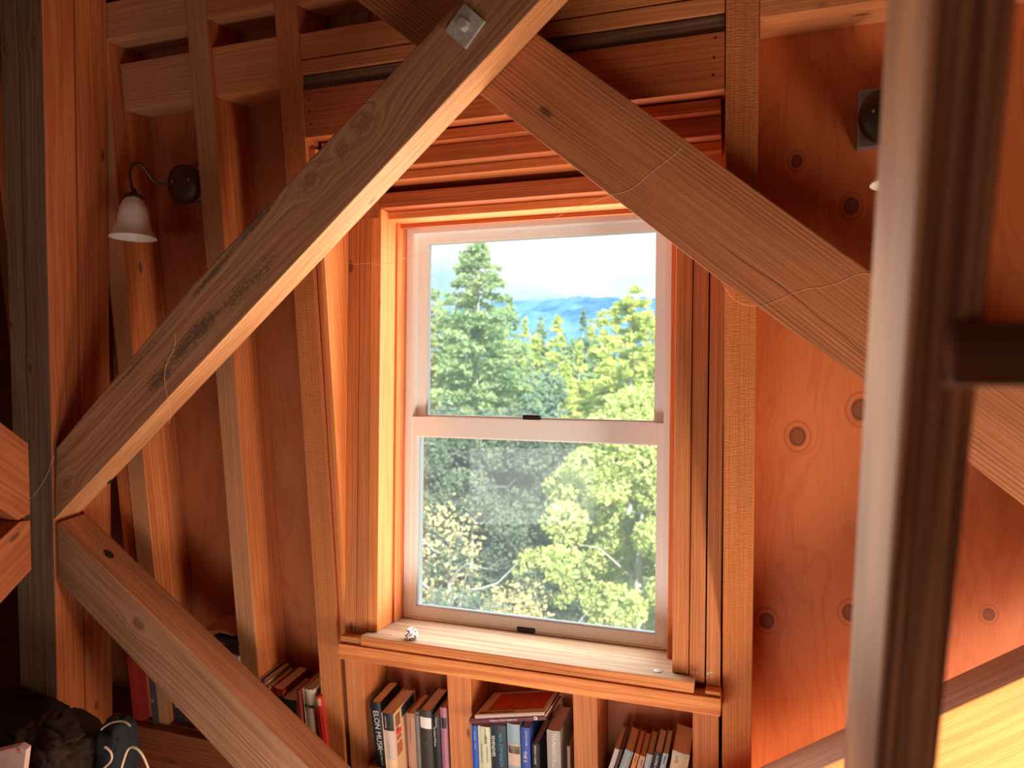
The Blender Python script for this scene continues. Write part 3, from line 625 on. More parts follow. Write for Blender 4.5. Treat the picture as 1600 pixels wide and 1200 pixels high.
# ------------------------------------------------------------------ books
PM = {}
def pm(col, rough=.45):
    k = (col, rough)
    if k not in PM: PM[k] = mat('cover_colour', col, rough)
    return PM[k]
SPW = {}
def book(label, X0, X1, s1, n0, col, depth=.125, lean=0, page=None, s0=SS, title=(), bands=(), group='books on the shelf under the window', cover2=None, yaw=0, flat=None):
    """upright book: X0..X1 thickness at its top, s1 top, spine at depth n0; lean in degrees, top to the left positive"""
    th = X1-X0; h = s1-s0; page = page or M_page; cm = pm(col)
    a = math.radians(lean)
    if flat is None:
        base = bat((X0+X1)/2, s1, C0+n0)
        ax = EX*math.cos(a)+WV*math.sin(a); az = -EX*math.sin(a)+WV*math.cos(a)      # local x thickness, z up the spine
        if yaw:
            y_ = math.radians(yaw); ay0 = NV.copy(); ax, ay_ = ax*math.cos(y_)+ay0*math.sin(y_), -ax*math.sin(y_)+ay0*math.cos(y_)
        else: ay_ = NV
        org = base-az*h
    else:
        org, ax, ay_, az, th, h = flat
    mw = frame(org, ax, ay_, az)
    rt = empty('book', mw=mw); T(rt, label, 'book', group); bpy.context.view_layer.update()
    c = .0016; bm = bmesh.new()
    bm_box(bm, -th/2, -th/2+c, .001, depth, 0, h); bm_box(bm, th/2-c, th/2, .001, depth, 0, h)
    # rounded spine
    K = 7; prev = None; rows = []
    for i in range(K+1):
        t_ = i/K; x = -th/2+th*t_; y = .003-.0035*math.sin(math.pi*t_); rows.append((x, y))
    f_ = [[bm.verts.new((x, y, z)) for x, y in rows] for z in (0, h)]; g_ = [[bm.verts.new((x, y+.0016, z)) for x, y in rows] for z in (0, h)]
    for i in range(K):
        bm.faces.new((f_[0][i], f_[0][i+1], f_[1][i+1], f_[1][i])); bm.faces.new((g_[0][i], g_[1][i], g_[1][i+1], g_[0][i+1]))
        bm.faces.new((f_[1][i], f_[1][i+1], g_[1][i+1], g_[1][i])); bm.faces.new((f_[0][i], g_[0][i], g_[0][i+1], f_[0][i+1]))
    cv = link('cover', fin(bm, 0), cm, rt)
    bm = bmesh.new(); bm_box(bm, -th/2+c, th/2-c, .006, depth-.004, .003, h-.004); link('page_block', fin(bm), page, rt)
    for (z0, z1, bc) in bands:
        bm = bmesh.new(); r_ = [[bm.verts.new((x*1.01, y-.0004, z)) for x, y in rows] for z in (h-z0, h-z1)]
        for i in range(K): bm.faces.new((r_[0][i], r_[0][i+1], r_[1][i+1], r_[1][i]))
        link('spine_label', fin(bm), pm(bc), rt)
    for (body, size, zt, tc_, dx, sx) in title:          # text runs down the spine
        # local text x -> -z (down), text y -> x
        tm = Matrix(((0, 1, 0, dx*th), (0, 0, -1, -.0012), (-1, 0, 0, h-zt), (0, 0, 0, 1)))
        cu = text('spine_lettering', body, size, pm(tc_), Matrix(), None, .0, sx, 'LEFT', .0002)
        cu.parent = rt; cu.matrix_basis = tm
    return rt
def xs(px, py, n=0): p = onN(px, py, C0+n)-EYE; return p[0], p@Wv
def bk(label, pl, pr, py, n, col, **k):
    X0, s = xs(pl, py, n); X1, _ = xs(pr, py, n); return book(label, X0, X1, s, n, col, **k)
W_ = (.80, .76, .70); K_ = (.02, .02, .022)
# first bay right of the rough stud
bk('thin mauve-pink book against the left short stud', 565.5, 574, 1098, .03, (.42, .19, .16), title=[('THE FOUNDER', .007, .02, (.6, .35, .3), -.1, 1.3)])
bk('black biography with tall white ELON MUSK spine lettering', 577.5, 594, 1096, .0, K_, lean=4, s0=SS, depth=.12, page=M_page,
   title=[('ELON MUSK', .0235, .024, (.85, .83, .80), -.04, .95), ('ASHLEE VANCE', .009, .131, (.8, .75, .7), .0, 1.0)])
o = bk('thick cream book with black spine panel and picture cover, standing forward', 596, 614.5, 1113, -.035, (.78, .50, .30), depth=.135, lean=1.5, page=M_pagel, bands=[(.0, .052, K_), (.055, .14, (.62, .45, .38))],
   title=[('DAVID MITCHELL', .0058, .009, (.6, .6, .62), -.2, .8), ('CLOUD ATLAS', .0075, .078, (.35, .2, .15), -.1, 1.2)])
# cover picture panels on the right-hand cover of the cream book
for (y0, y1, z0, z1, cc) in ((.008, .034, .010, .048, (.28, .13, .07)), (.008, .036, .055, .072, (.75, .06, .04)), (.008, .024, .052, .060, (.10, .05, .04)), (.008, .034, .075, .088, (.45, .14, .09)), (.006, .036, .096, .13, (.50, .15, .09)), (.042, .10, .006, .04, (.03, .05, .07))):
    pass
def side_panels(o, th, h, pans):
    for (y0, y1, z0, z1, cc) in pans:
        bm = bmesh.new(); bm_box(bm, th/2, th/2+.0004, y0, y1, h-z1, h-z0); link('cover_picture', fin(bm), pm(cc), o)
X0, s_ = xs(596, 1113, -.035); X1, _ = xs(614.5, 1113, -.035)
side_panels(o, X1-X0, s_-SS, ((.008, .034, .010, .046, (.28, .13, .07)), (.008, .036, .056, .070, (.75, .06, .04)), (.008, .022, .050, .0555, (.10, .05, .04)), (.008, .034, .073, .086, (.45, .14, .09)), (.006, .036, .094, .13, (.50, .15, .09)), (.045, .125, .006, .036, (.03, .05, .07))))
bk('small dull-pink paperback with gilt spine marks', 635, 647.5, 1114, .012, (.52, .27, .19), depth=.11, title=[('THE OXFORD READER', .0062, .014, (.35, .12, .08), -.1, 1.2)], bands=[(.003, .012, (.45, .2, .14))])
bk('thin grey book squeezed beside the small pink paperback', 648.5, 654, 1112, .012, (.27, .24, .22), depth=.11, bands=[(.004, .012, (.1, .08, .08))])
bk('charcoal hardback with wide white spine band', 654.5, 673.5, 1108.5, -.004, (.045, .035, .035), page=M_pagel, depth=.125, bands=[(.021, .054, (.80, .72, .66))],
   title=[('.', .012, .094, W_, .1, 1.0)])
bk('black paperback with white old-style lettering, The Odyssey Of Homer', 675, 686.5, 1117, -.004, K_, depth=.12, bands=(),
   title=[('Lattimore', .0068, .006, W_, .05, 1.0), ('The Odyssey Of Homer', .0085, .033, W_, -.22, .72)])
bk('mauve book with a black band, hard against the second short stud', 687.5, 697, 1105, .0, (.42, .17, .25), depth=.12, bands=[(.030, .062, (.03, .03, .04))])
# second bay
G2 = 'books in the bay under the sill centre'
bk('bright blue narrow book at the left of the middle bay', 736, 746, 1133, -.004, (.03, .10, .48), group=G2, title=[('THE FUN', .007, .012, (.4, .55, .8), 0, 1.1), ('LIVING', .006, .05, (.4, .55, .8), 0, 1.0)])
bk('pale cream-green book lettered HESSE', 746.5, 765, 1134, -.006, (.60, .60, .42), group=G2, title=[('HERMANN', .0048, .003, (.25, .2, .15), .1, .9), ('HESSE', .0105, .024, (.05, .05, .05), .12, .9), ('MAGISTER LUDI', .006, .056, (.2, .2, .2), .22, 1.1), ('THE GLASS BEAD GAME', .006, .05, (.2, .25, .3), -.25, .9)])
bk('black novel lettered SEVENEVES in white and blue', 767, 790.5, 1131, -.004, (.022, .035, .05), group=G2, title=[('NEAL STEPHENSON', .0140, .021, (.10, .36, .50), .12, .8), ('SEVENEVES', .0125, .032, (.85, .85, .85), -.38, 1.0)])
bk('grey-blue novel with three white lettered lines', 792, 811.5, 1130, -.004, (.28, .38, .44), group=G2, bands=[(.058, .12, (.62, .45, .33)), (.062, .085, (.12, .05, .03))])
bk('blue paperback by Arthur C. Clarke', 814, 827, 1136, -.004, (.05, .10, .42), group=G2, title=[('ARTHUR C. CLARKE', .0062, .008, W_, .1, .75), ('THE S', .0125, .066, W_, -.1, 1.0)])
bk('shorter black paperback by Arthur C. Clarke', 831.5, 842, 1161, -.006, K_, group=G2, title=[('ARTHUR C. CLARKE', .0075, .005, (.8, .75, .65), -.1, .8)])
bk('mottled grey and red thick book beside the third short stud', 854, 875, 1140, -.006, (.40, .34, .30), group=G2, page=M_page, title=[('THUNDERSTRUCK', .0145, .006, (.85, .8, .75), .0, .9)], bands=())
bk('thin tan book at the right of the middle bay', 886, 890, 1166, .0, (.35, .2, .13), group=G2)
# the two lying books on top of the uprights
def flatbook(label, pix_l, pix_r, n, thick, depth, col, page, **k):
    a = onN(*pix_l, C0+n); b_ = onN(*pix_r, C0+n); L = np.linalg.norm(b_-a); az = Vector((b_-a)/L)   # spine runs along az
    ay = (Vector((0, 1, 0.02))-az*Vector((0, 1, 0.02)).dot(az)).normalized(); ax = ay.cross(az)
    ax = -ax if ax.z > 0 else ax
    org = Vector(a)
    return book(label, 0, 0, 0, 0, col, depth=depth, page=page, flat=(org, ax, ax.cross(az)*-1 if False else ay, az, thick, L), group='books lying on top of the upright books', **k), L
fb, L1_ = flatbook('purple-spined book lying under the philosophy book', (733, 1127.5), (852, 1121.5), -.03, .0125, .145, (.16, .035, .05), M_pagel)
t_ = text('spine_lettering', 'Makers | Chris Anderson', .0085, pm((.75, .65, .62)), Matrix(), None, 0, .9, 'CENTER'); t_.parent = fb
t_.matrix_basis = Matrix(((0, -1, 0, 0), (0, 0, -1, -.0014), (1, 0, 0, L1_*.46), (0, 0, 0, 1)))
t_ = text('spine_emblem', 'O', .012, pm((.8, .75, .72)), Matrix(), None, .0006, 1, 'CENTER'); t_.parent = fb
t_.matrix_basis = Matrix(((0, -1, 0, 0), (0, 0, -1, -.0014), (1, 0, 0, L1_*.88), (0, 0, 0, 1)))
fb2, L2_ = flatbook('white book with red engraved cover lettered MEDIEVAL PHILOSOPHY', (742, 1120.5), (851, 1116), -.028, .0095, .142, (.62, .50, .44), M_pagel)
M_red = mat('red_engraving', (.70, .08, .03), .5); N = NB(M_red); tcx = N.n('ShaderNodeTexCoord')
vv = N.n('ShaderNodeTexVoronoi', feature='DISTANCE_TO_EDGE'); vv.inputs['Scale'].default_value = 210; N.put(vv.inputs[0], tcx.outputs['Object'])
N.put(N.b.inputs['Base Color'], N.mix(N.sstep(vv.outputs[0], .03, .16), (.10, .02, .015), (.75, .09, .03)))
def cover_panel(o, z0, z1, y0, y1, m, nm='cover_picture', lift=.0):
    bm = bmesh.new(); bm_box(bm, -.0095/2-.0004-lift, -.0095/2-lift, y0, y1, z0, z1); return link(nm, fin(bm), m, o)
cover_panel(fb2, .028, L2_-.012, .026, .13, pm((.12, .08, .09)), 'picture_border')
cover_panel(fb2, .030, L2_-.014, .029, .127, M_red, 'cover_picture', .0004)
t_ = text('cover_lettering', 'MEDIEVAL PHILOSOPHY', .0120, pm((.05, .03, .04)), Matrix(), None, .0003, .80, 'LEFT'); t_.parent = fb2
t_.matrix_basis = Matrix(((0, 0, -1, -.0095/2-.0003), (0, 1, 0, .014), (1, 0, 0, .008), (0, 0, 0, 1)))
# third bay: paperbacks leaning to the right
G3 = 'paperbacks leaning in the right bay'
for (pl, pr, py, n, col, ln, ti, lb, pg) in (
    (961, 968, 1170, -.004, (.62, .50, .44), -17, (), 'leftmost thin pale leaning paperback', None),
    (969.5, 973, 1171, .002, (.10, .05, .05), -17, (), 'dark thin paperback behind the leftmost pale one', None),
    (977, 990, 1172, -.004, (.30, .32, .31), -17, [('THE LAWS OF CAPITOL', .008, .003, W_, .1, .8)], 'grey paperback with slanting white lettering', None),
    (992, 999, 1177, -.004, (.70, .27, .09), -15, [('Modern', .006, .006, (.2, .08, .04), 0, 1)], 'narrow orange paperback beside the grey one', None),
    (1000, 1008.5, 1181, -.004, (.62, .30, .20), -14, [('VOTE', .007, .01, (.3, .08, .05), 0, 1)], 'salmon paperback with a dark emblem', None),
    (1011, 1020, 1178, -.004, (.42, .40, .42), -12, (), 'pale grey low paperback in the middle of the leaning row', None),
    (1023, 1035, 1175, -.006, K_, -12, [('A LONG WAY', .0085, .008, W_, 0, .9)], 'black paperback in the leaning row', M_pagel),
    (1036.5, 1044.5, 1177, -.006, (.42, .47, .52), -12, [('Humans', .007, .006, (.1, .1, .2), 0, 1)], 'white and blue narrow paperback with curled cover', M_pagel)):
    bk(lb, pl, pr, py, n, col, lean=ln, title=ti, group=G3, depth=.11, page=pg, s0=SS+.004)
bk('thick yellowing paperback leaning against the last short stud', 1051, 1078, 1174, -.012, (.68, .47, .28), lean=-9, group=G3, depth=.125, page=M_pagel, title=[('LAS', .012, .012, (.3, .22, .12), -.2, 1)], bands=[(.0, .012, (.5, .42, .3))])
# left bay behind the lower brace
G1 = 'books in the bay left of the rough stud'
bk('leftmost paperback in the left bay with a slanting raised cover', 400, 408, 1058, -.0, (.45, .22, .15), lean=-30, group=G1, depth=.13)
bk('tan paperback behind the brace edge', 411, 417, 1064, -.0, (.52, .30, .18), lean=-16, group=G1, depth=.12, page=M_page)
bk('cream paperback beside the dark red one', 418, 424, 1072, -.002, (.66, .45, .25), lean=-10, group=G1, depth=.12)
o = bk('dark red book with slanting white cover lettering', 425, 441, 1075, -.004, (.26, .02, .025), lean=-7, group=G1, depth=.14)
bk('black book by Adam Smith behind the brace', 438, 461, 1091, -.012, K_, lean=-2, group=G1, depth=.13, title=(), s0=SS)
bk('pink-red narrow hardback beside the black one', 462.5, 471, 1079, -.004, (.55, .10, .09), lean=1, group=G1, depth=.13)
bk('white dust-jacketed book with black spine label', 472, 489, 1076, -.006, (.68, .56, .46), lean=2, group=G1, depth=.13, page=M_pagel, bands=[(.048, .058, (.05, .07, .04))], title=[('THE CULTURE', .010, .006, (.3, .28, .25), -.15, .9)])
bk('thin olive-green book beside the vivid red one', 489.5, 494, 1096, -.004, (.20, .22, .06), lean=3, group=G1, depth=.12)
bk('vivid red narrow book beside the rough stud', 492, 501, 1088, -.012, (.62, .04, .03), lean=3, group=G1, depth=.12, bands=[(.006, .028, (.62, .35, .2))])
# far left shelf
bk('red hardback standing alone on the dim left shelf', 198, 214, 1026, -.012, (.42, .035, .03), depth=.10, lean=0, group='books on the dim left shelf')
bk('thin dark book with white spine letters beside the stud', 231, 236, 1046, -.012, (.06, .06, .07), depth=.10, group='books on the dim left shelf', title=[('25', .012, .10, W_, 0, 1)])
x0, s0_ = xs(264, 1064, .02); x1, _ = xs(325, 1064, .02)
bb = bstud('storage_box', mat('matt_black_card', (.03, .03, .025), .7), x0, x1, SS, s0_, .02, .11, 'x', .002); T(bb, 'black box with a round pale emblem on the dim left shelf', 'box')
bpy.context.view_layer.update()
q = onN(276, 1101, C0+.0185); em = lathe('emblem', pm((.55, .42, .30)), [(0, .0006), (.0105, .0006), (.0105, 0)], bb, 24); em.matrix_basis = bb.matrix_world.inverted() @ frame(q, EX, WV, EX.cross(WV))
q = onN(307, 1130, C0+.012)
lbx = box('label_card', pm((.55, .55, .12)), q, EX, WV, .012, .018, .001, 0); lbx.parent = bb; lbx.matrix_basis = bb.matrix_world.inverted() @ lbx.matrix_world

# things on top of the box: a folded cap, a dark sleeve, a sheet of paper
def sheet_mesh(f, nu, nv, thick=.0):
    bm = bmesh.new(); g = [[bm.verts.new(f(i/nu, j/nv)) for j in range(nv+1)] for i in range(nu+1)]
    for i in range(nu):
        for j in range(nv): bm.faces.new((g[i][j], g[i+1][j], g[i+1][j+1], g[i][j+1]))
    if thick:
        bmesh.ops.recalc_face_normals(bm, faces=bm.faces)
        r = bmesh.ops.solidify(bm, geom=list(bm.faces), thickness=thick)
    return fin(bm)
M_tan = mat('tan_cardboard', (.50, .27, .15), .8); M_dark = mat('dark_magazine', (.03, .03, .035), .5); M_pap = mat('pale_blue_paper', (.58, .60, .66), .7)
cen = onN(338, 1000, C0+.05)
s_box = s0_
def stack_item(name, m, px, py, n, L, Dp, Th, bend, label, cat, tilt=0):
    q = Vector(onN(px, py, C0+n))
    def f(u, v):
        x = (u-.5)*L; y = v*Dp; z = bend*(1-(2*u-1)**2)+tilt*v*Dp
        return (x, y, z)
    me = sheet_mesh(f, 16, 6, Th); o = link(name, me, m, None, True); o.location = q; return T(o, label, cat)
stack_item('paper_sheet', M_pap, 352, 1022, .0, .11, .10, .018, .0, 'pale blue-white paper pad on the stack behind the lower brace', 'paper', .1)
stack_item('magazine', M_dark, 351, 1000, .0, .11, .11, .010, .002, 'dark patterned booklet under the tan folder', 'booklet', .1)
stack_item('paper_folder', M_tan, 340, 990, .01, .13, .12, .004, .008, 'curled tan folder on top of the stack behind the lower brace', 'folder', .12)
q = onN(345, 1040, C0)
T(bstud('book_stack_box', mat('brown_box', (.18, .08, .05), .8), -1.60, -1.50, SS, XS(350, 1034, C0)[1], .0, .12, 'x'), 'brown carton carrying the paper pad behind the lower brace', 'box')

# ------------------------------------------------------------------ jacket heap, pouch, cables, paper bag at the lower left
M_cloth = mat('dark_brown_cloth', (.042, .026, .019), .95, spec=.1); M_cloth2 = mat('black_cloth', (.018, .020, .024), .8, spec=.2)
M_pipe = mat('pale_piping', (.55, .36, .26), .6); M_cable = mat('cream_cable', (.72, .50, .36), .5); M_bag = mat('pink_white_paper', (.70, .45, .38), .7); M_redm = mat('red_mark', (.6, .06, .06), .6)
T(pstud('storage_bench', M_room, -2.15, -1.45, .75, 1.38, -1.55, -1.06, 'x', .006), 'wooden bench top under the dark jacket heap', 'bench')
def heap(name, m, c, rx, ry, rz, seed, label, amp=.22, cat='jacket', sub=5):
    bm = bmesh.new(); bmesh.ops.create_icosphere(bm, subdivisions=sub, radius=1)
    off = Vector((seed*7.1, seed*3.3, seed))
    for v in bm.verts:
        n = v.co.normalized(); k = 1+amp*mno.noise(n*1.6+off)+amp*.5*abs(mno.noise(Vector((n.x*2.2, n.y*5, n.z*3))+off))+amp*.12*mno.noise(n*9+off)
        sg = lambda t: math.copysign(abs(t)**.72, t)
        fold = abs(mno.noise(Vector((n.x*1.3+n.z*2.2, n.y*1.5, n.z*1.2))*1.7+off*2)); k *= 1-.16*max(0, 1-fold*9)-.05*max(0, 1-abs(mno.noise(n*3.1+off))*12)
        p = Vector((sg(n.x)*rx, sg(n.y)*ry, sg(max(n.z, -.35))*rz))*k; p.z -= .22*p.x if cat == 'jacket' else 0; v.co = p
    o = link(name, fin(bm), m, None, True); o.location = c; return T(o, label, cat)
c1 = onN(25, 1160, 1.36); c2 = onN(98, 1180, 1.27)
heap('jacket', M_cloth, c1, .15, .13, .095, 3, 'dark brown jacket heaped at the back of the lower left pile')
heap('jacket', M_cloth, c2, .095, .10, .095, 8, 'dark brown hooded garment folded over the front of the lower left pile', .2)
pc_ = onN(184, 1185, 1.32)
pp = heap('pouch', M_cloth2, pc_, .045, .05, .105, 5, 'black soft pouch with pale piping right of the jacket heap', .12, 'pouch', 4)
pip = [onN(x, y, 1.27) for x, y in ((158, 1140), (165, 1133), (176, 1128), (188, 1126), (198, 1128), (204, 1135))]
bpy.context.view_layer.update()
t_ = tube('piping', M_pipe, [tuple(Vector(p)-pp.location) for p in pip], .0022, pp)
T(tube('charging_cable', M_cable, [tuple(onN(x, y, 1.22)) for x, y in ((164, 1167), (172, 1172), (176, 1180), (174, 1190), (166, 1197), (155, 1206), (150, 1230))], .0026), 'cream cable looping out beside the dark garment', 'cable')
T(tube('charging_cable', M_cable, [tuple(onN(x, y, 1.22)) for x, y in ((182, 1225), (190, 1200), (195, 1182), (200, 1169), (208, 1166), (218, 1172), (226, 1185), (232, 1200), (238, 1225))], .0026), 'cream cable arching over the bottom right of the black pouch', 'cable')
pc2 = [onN(x, y, 1.10) for x, y in ((-20, 1178), (30, 1166), (41, 1172), (34, 1230), (-20, 1230))]
bm = bmesh.new(); vs = [bm.verts.new(p) for p in pc2]; f = bm.faces.new(vs); r = bmesh.ops.extrude_face_region(bm, geom=[f]); bmesh.ops.translate(bm, vec=(-.004, .016, .003), verts=[g for g in r['geom'] if isinstance(g, bmesh.types.BMVert)])
pb_ = link('paper_bag', fin(bm, .002), M_bag); T(pb_, 'pinkish white paper bag corner with red marks at the bottom left', 'paper bag')
for k in range(3):
    bm = bmesh.new(); q = onN(27+k*2.2, 1171+k*.5, 1.098); bm_box(bm, q[0]-.0008, q[0]+.0008, q[1]-.0006, q[1]+.0004, q[2]-.008, q[2]+.001); link('red_mark', fin(bm), M_redm, pb_)

# ------------------------------------------------------------------ outside
def leaf(name, c1_, c2_, tr=.45):
    m = bpy.data.materials.new(name); m.use_nodes = True; t = m.node_tree; t.nodes.clear()
    o = t.nodes.new('ShaderNodeOutputMaterial'); d = t.nodes.new('ShaderNodeBsdfDiffuse'); tl_ = t.nodes.new('ShaderNodeBsdfTranslucent'); mx = t.nodes.new('ShaderNodeMixShader'); mx.inputs[0].default_value = tr
    tc = t.nodes.new('ShaderNodeTexCoord'); nz = t.nodes.new('ShaderNodeTexNoise'); nz.inputs['Scale'].default_value = 1.1; nz.inputs['Detail'].default_value = 4
    oi = t.nodes.new('ShaderNodeObjectInfo'); rp = t.nodes.new('ShaderNodeValToRGB'); e = rp.color_ramp.elements
    e[0].position = .35; e[1].position = .65; e[0].color = (*c1_, 1); e[1].color = (*c2_, 1)
    t.links.new(tc.outputs['Object'], nz.inputs[0]); t.links.new(nz.outputs[0], rp.inputs[0])
    t.links.new(rp.outputs[0], d.inputs[0]); t.links.new(rp.outputs[0], tl_.inputs[0]); t.links.new(d.outputs[0], mx.inputs[1]); t.links.new(tl_.outputs[0], mx.inputs[2]); t.links.new(mx.outputs[0], o.inputs[0])
    return m
def quads(P, D, size, aspect=.5):
    """P centres, D preferred long axis; returns verts, faces arrays"""
    n = len(P); R = rng.normal(size=(n, 3)); D = D/np.linalg.norm(D, axis=1)[:, None]
    S = np.cross(D, R); S /= np.linalg.norm(S, axis=1)[:, None]+1e-9
    L = (size*(.6+.8*rng.random(n)))[:, None]
    a = P-D*L*.5-S*L*aspect*.3; b = P-D*L*.1+S*L*aspect*.5; c = P+D*L*.5; d = P-D*L*.1-S*L*aspect*.5
    e = P-D*L*.5+S*L*aspect*.1
    V = np.stack([a, b, c, d], 1).reshape(-1, 3); F = np.arange(n*4).reshape(-1, 4)
    return V, F
def mesh_from(V, F):
    me = bpy.data.meshes.new('m'); me.vertices.add(len(V)); me.vertices.foreach_set('co', np.asarray(V, dtype=np.float32).ravel())
    me.loops.add(F.size); me.loops.foreach_set('vertex_index', F.ravel().astype(np.int32)); me.polygons.add(len(F))
    me.polygons.foreach_set('loop_start', np.arange(0, F.size, F.shape[1], dtype=np.int32)); me.update(calc_edges=True); me.validate(); return me
def conifer_mesh(h, rad, nq, size, bare=.08, sparse=0, power=1.0, droop=.15, nbm=10):
    nb = int(h*nbm); P = []; D = []
    zb = bare*h+(h*(1-bare))*rng.random(nb)**.9; az = rng.random(nb)*2*math.pi
    Lb = rad*((1-(zb/h))/(1-bare))**power*(.65+.5*rng.random(nb))+.12
    w = Lb**1.1; w /= w.sum(); cnt = rng.multinomial(nq, w)
    for z, a, L, k in zip(zb, az, Lb, cnt):
        if k == 0: continue
        u = rng.random(k)**(.62 if not sparse else .4); dr = -droop*L*u*u+.10*L*u
        p = np.stack([np.cos(a)*L*u, np.sin(a)*L*u, z+dr], 1)+rng.normal(size=(k, 3))*np.array([.13, .13, .07])*(.25+L*.28)
        d = np.stack([np.full(k, math.cos(a)), np.full(k, math.sin(a)), rng.normal(size=k)*.5], 1)+rng.normal(size=(k, 3))*.7
        P.append(p); D.append(d)
    return quads(np.concatenate(P), np.concatenate(D), size)
def trunk(name, m, h, r, parent, limbs=(), lean=0):
    bm = bmesh.new(); seg = 8; rings = []
    for i in range(9):
        t_ = i/8; rr = r*(1-t_*.9); ox = lean*t_*t_+.05*math.sin(t_*9)*r*4
        rings.append([bm.verts.new((ox+rr*math.cos(2*math.pi*k/seg), rr*math.sin(2*math.pi*k/seg), h*t_)) for k in range(seg)])
    for a, b in zip(rings, rings[1:]):
        for k in range(seg): bm.faces.new((a[k], a[(k+1) % seg], b[(k+1) % seg], b[k]))
    for (z, a, L, rr, up) in limbs:
        p0 = Vector((0, 0, z)); d = Vector((math.cos(a), math.sin(a), up)).normalized(); prev = None
        s = d.orthogonal().normalized(); t2 = d.cross(s)
        for i in range(6):
            q = p0+d*L*i/5+Vector((0, 0, .12*L*math.sin(i*1.3+a)))*.6; rad = rr*(1-i/5.5)
            cur = [bm.verts.new(q+(s*math.cos(k*1.2566)+t2*math.sin(k*1.2566))*rad) for k in range(5)]
            if prev:
                for k in range(5): bm.faces.new((prev[k], prev[(k+1) % 5], cur[(k+1) % 5], cur[k]))
            prev = cur
    return link(name, fin(bm), m, parent, True)
def crown_mesh(blobs, nq, size):
    P = []; D = []; w = np.array([b[3]**2 for b in blobs]); w = w/w.sum(); cnt = rng.multinomial(nq, w)
    for (x, y, z, r), k in zip(blobs, cnt):
        n = rng.normal(size=(k, 3)); n /= np.linalg.norm(n, axis=1)[:, None]
        rr = r*(.55+.5*rng.random(k)**.6); P.append(np.array([x, y, z])+n*rr[:, None]*np.array([1, 1, .85])); D.append(rng.normal(size=(k, 3))+n*.4)
    return quads(np.concatenate(P), np.concatenate(D), size, .75)
L_yel = leaf('yellow_green_needles', (.46, .55, .14), (.68, .73, .26)); L_mid = leaf('mid_green_needles', (.26, .40, .20), (.46, .56, .28))
L_blue = leaf('blue_green_needles', (.20, .33, .24), (.32, .45, .32)); L_oak = leaf('grey_oak_leaves', (.15, .21, .16), (.27, .32, .21)); L_lime = leaf('lime_leaves', (.50, .58, .20), (.72, .77, .34))
L_dry = leaf('dry_yellow_leaves', (.60, .54, .28), (.74, .64, .36))
M_bark = mat('grey_bark', (.38, .34, .32), .9); M_barkp = mat('pale_bark', (.44, .42, .41), .9)
GZ = -8.2                                             # ground outside, relative to the eye
def ground_z(D): return H+GZ-max(0, D-26)*.16
def at(px, D, py=583): p = ray(px, py); k = D/p[1]; return p*k+EYE
def place_tree(name, px, D, top_py, mk, label, cat, group=None, base=None):
    p = at(px, D); top = at(px, D, top_py)[2]; bz = ground_z(D) if base is None else base; h = top-bz
    o = empty(name, (p[0], p[1], bz)); T(o, label, cat, group); mk(o, h); return o
def conifer(o, h, rad, nq, size, m, bark=M_bark, bare=.1, sparse=0, power=1., limbs=(), droop=.15, tr=.16, nbm=10):
    V, F = conifer_mesh(h, rad, nq, size, bare, sparse, power, droop, nbm); link('foliage', mesh_from(V, F), m, o); trunk('trunk', bark, h*.97, tr, o, limbs)
# tall pine in the left of the view
def mk(o, h):
    conifer(o, h, 2.3, 15000, .22, L_mid, M_barkp, .34, 0, .55, [(h*.55, -2.9, 1.6, .05, .2), (h*.5, -.2, 1.5, .045, .15), (h*.45, -2.5, 1.9, .05, -.1), (h*.40, -.6, 1.3, .045, .1), (h*.36, -2.8, 2.1, .05, -.15), (h*.6, -.4, 1.2, .04, .3)], .1, .15, 22)
place_tree('pine_tree', 745, 23, 374, mk, 'tall thin-crowned pine with pale trunk rising above the skyline, left pane', 'tree')
place_tree('pine_tree', 655, 26, 395, lambda o, h: conifer(o, h, 1.7, 8000, .26, L_mid, M_bark, .3, 0, .6), 'pine cut off by the left edge of the window pane', 'tree')
for (px, D, ty, rd, m, lb) in ((690, 29, 486, 2.4, L_mid, 'bushy green conifer left behind the tall pine'), (790, 31, 462, 2.3, L_mid, 'bushy green conifer just right behind the tall pine'), (735, 33, 470, 2.9, L_mid, 'broad green conifer directly behind the pale pine trunk'), (832, 30, 575, 2.2, L_blue, 'blue-green conifer in the middle of the upper pane'), (872, 34, 590, 2.2, L_blue, 'blue-green conifer left of the yellow trees')):
    place_tree('conifer_tree', px, D, ty, lambda o, h, rd=rd, m=m: conifer(o, h, rd, 9000, .30, m, M_bark, .05, 0, .62), lb, 'tree')
# yellow-lit conifers on the right
place_tree('larch_tree', 985, 27, 448, lambda o, h: conifer(o, h, 3.0, 15000, .27, L_yel, M_barkp, .04, 0, .62), 'tall yellow-green conifer with thin pointed tip at upper right', 'tree')
place_tree('larch_tree', 1046, 31, 455, lambda o, h: conifer(o, h, 2.8, 9000, .28, L_yel, M_barkp, .04, 0, .6), 'yellow-green conifer at the right edge of the pane', 'tree')
place_tree('larch_tree', 940, 33, 484, lambda o, h: conifer(o, h, 2.5, 9000, .28, L_yel, M_barkp, .04, 0, .8), 'bright yellow conifer left of the tallest yellow one', 'tree')
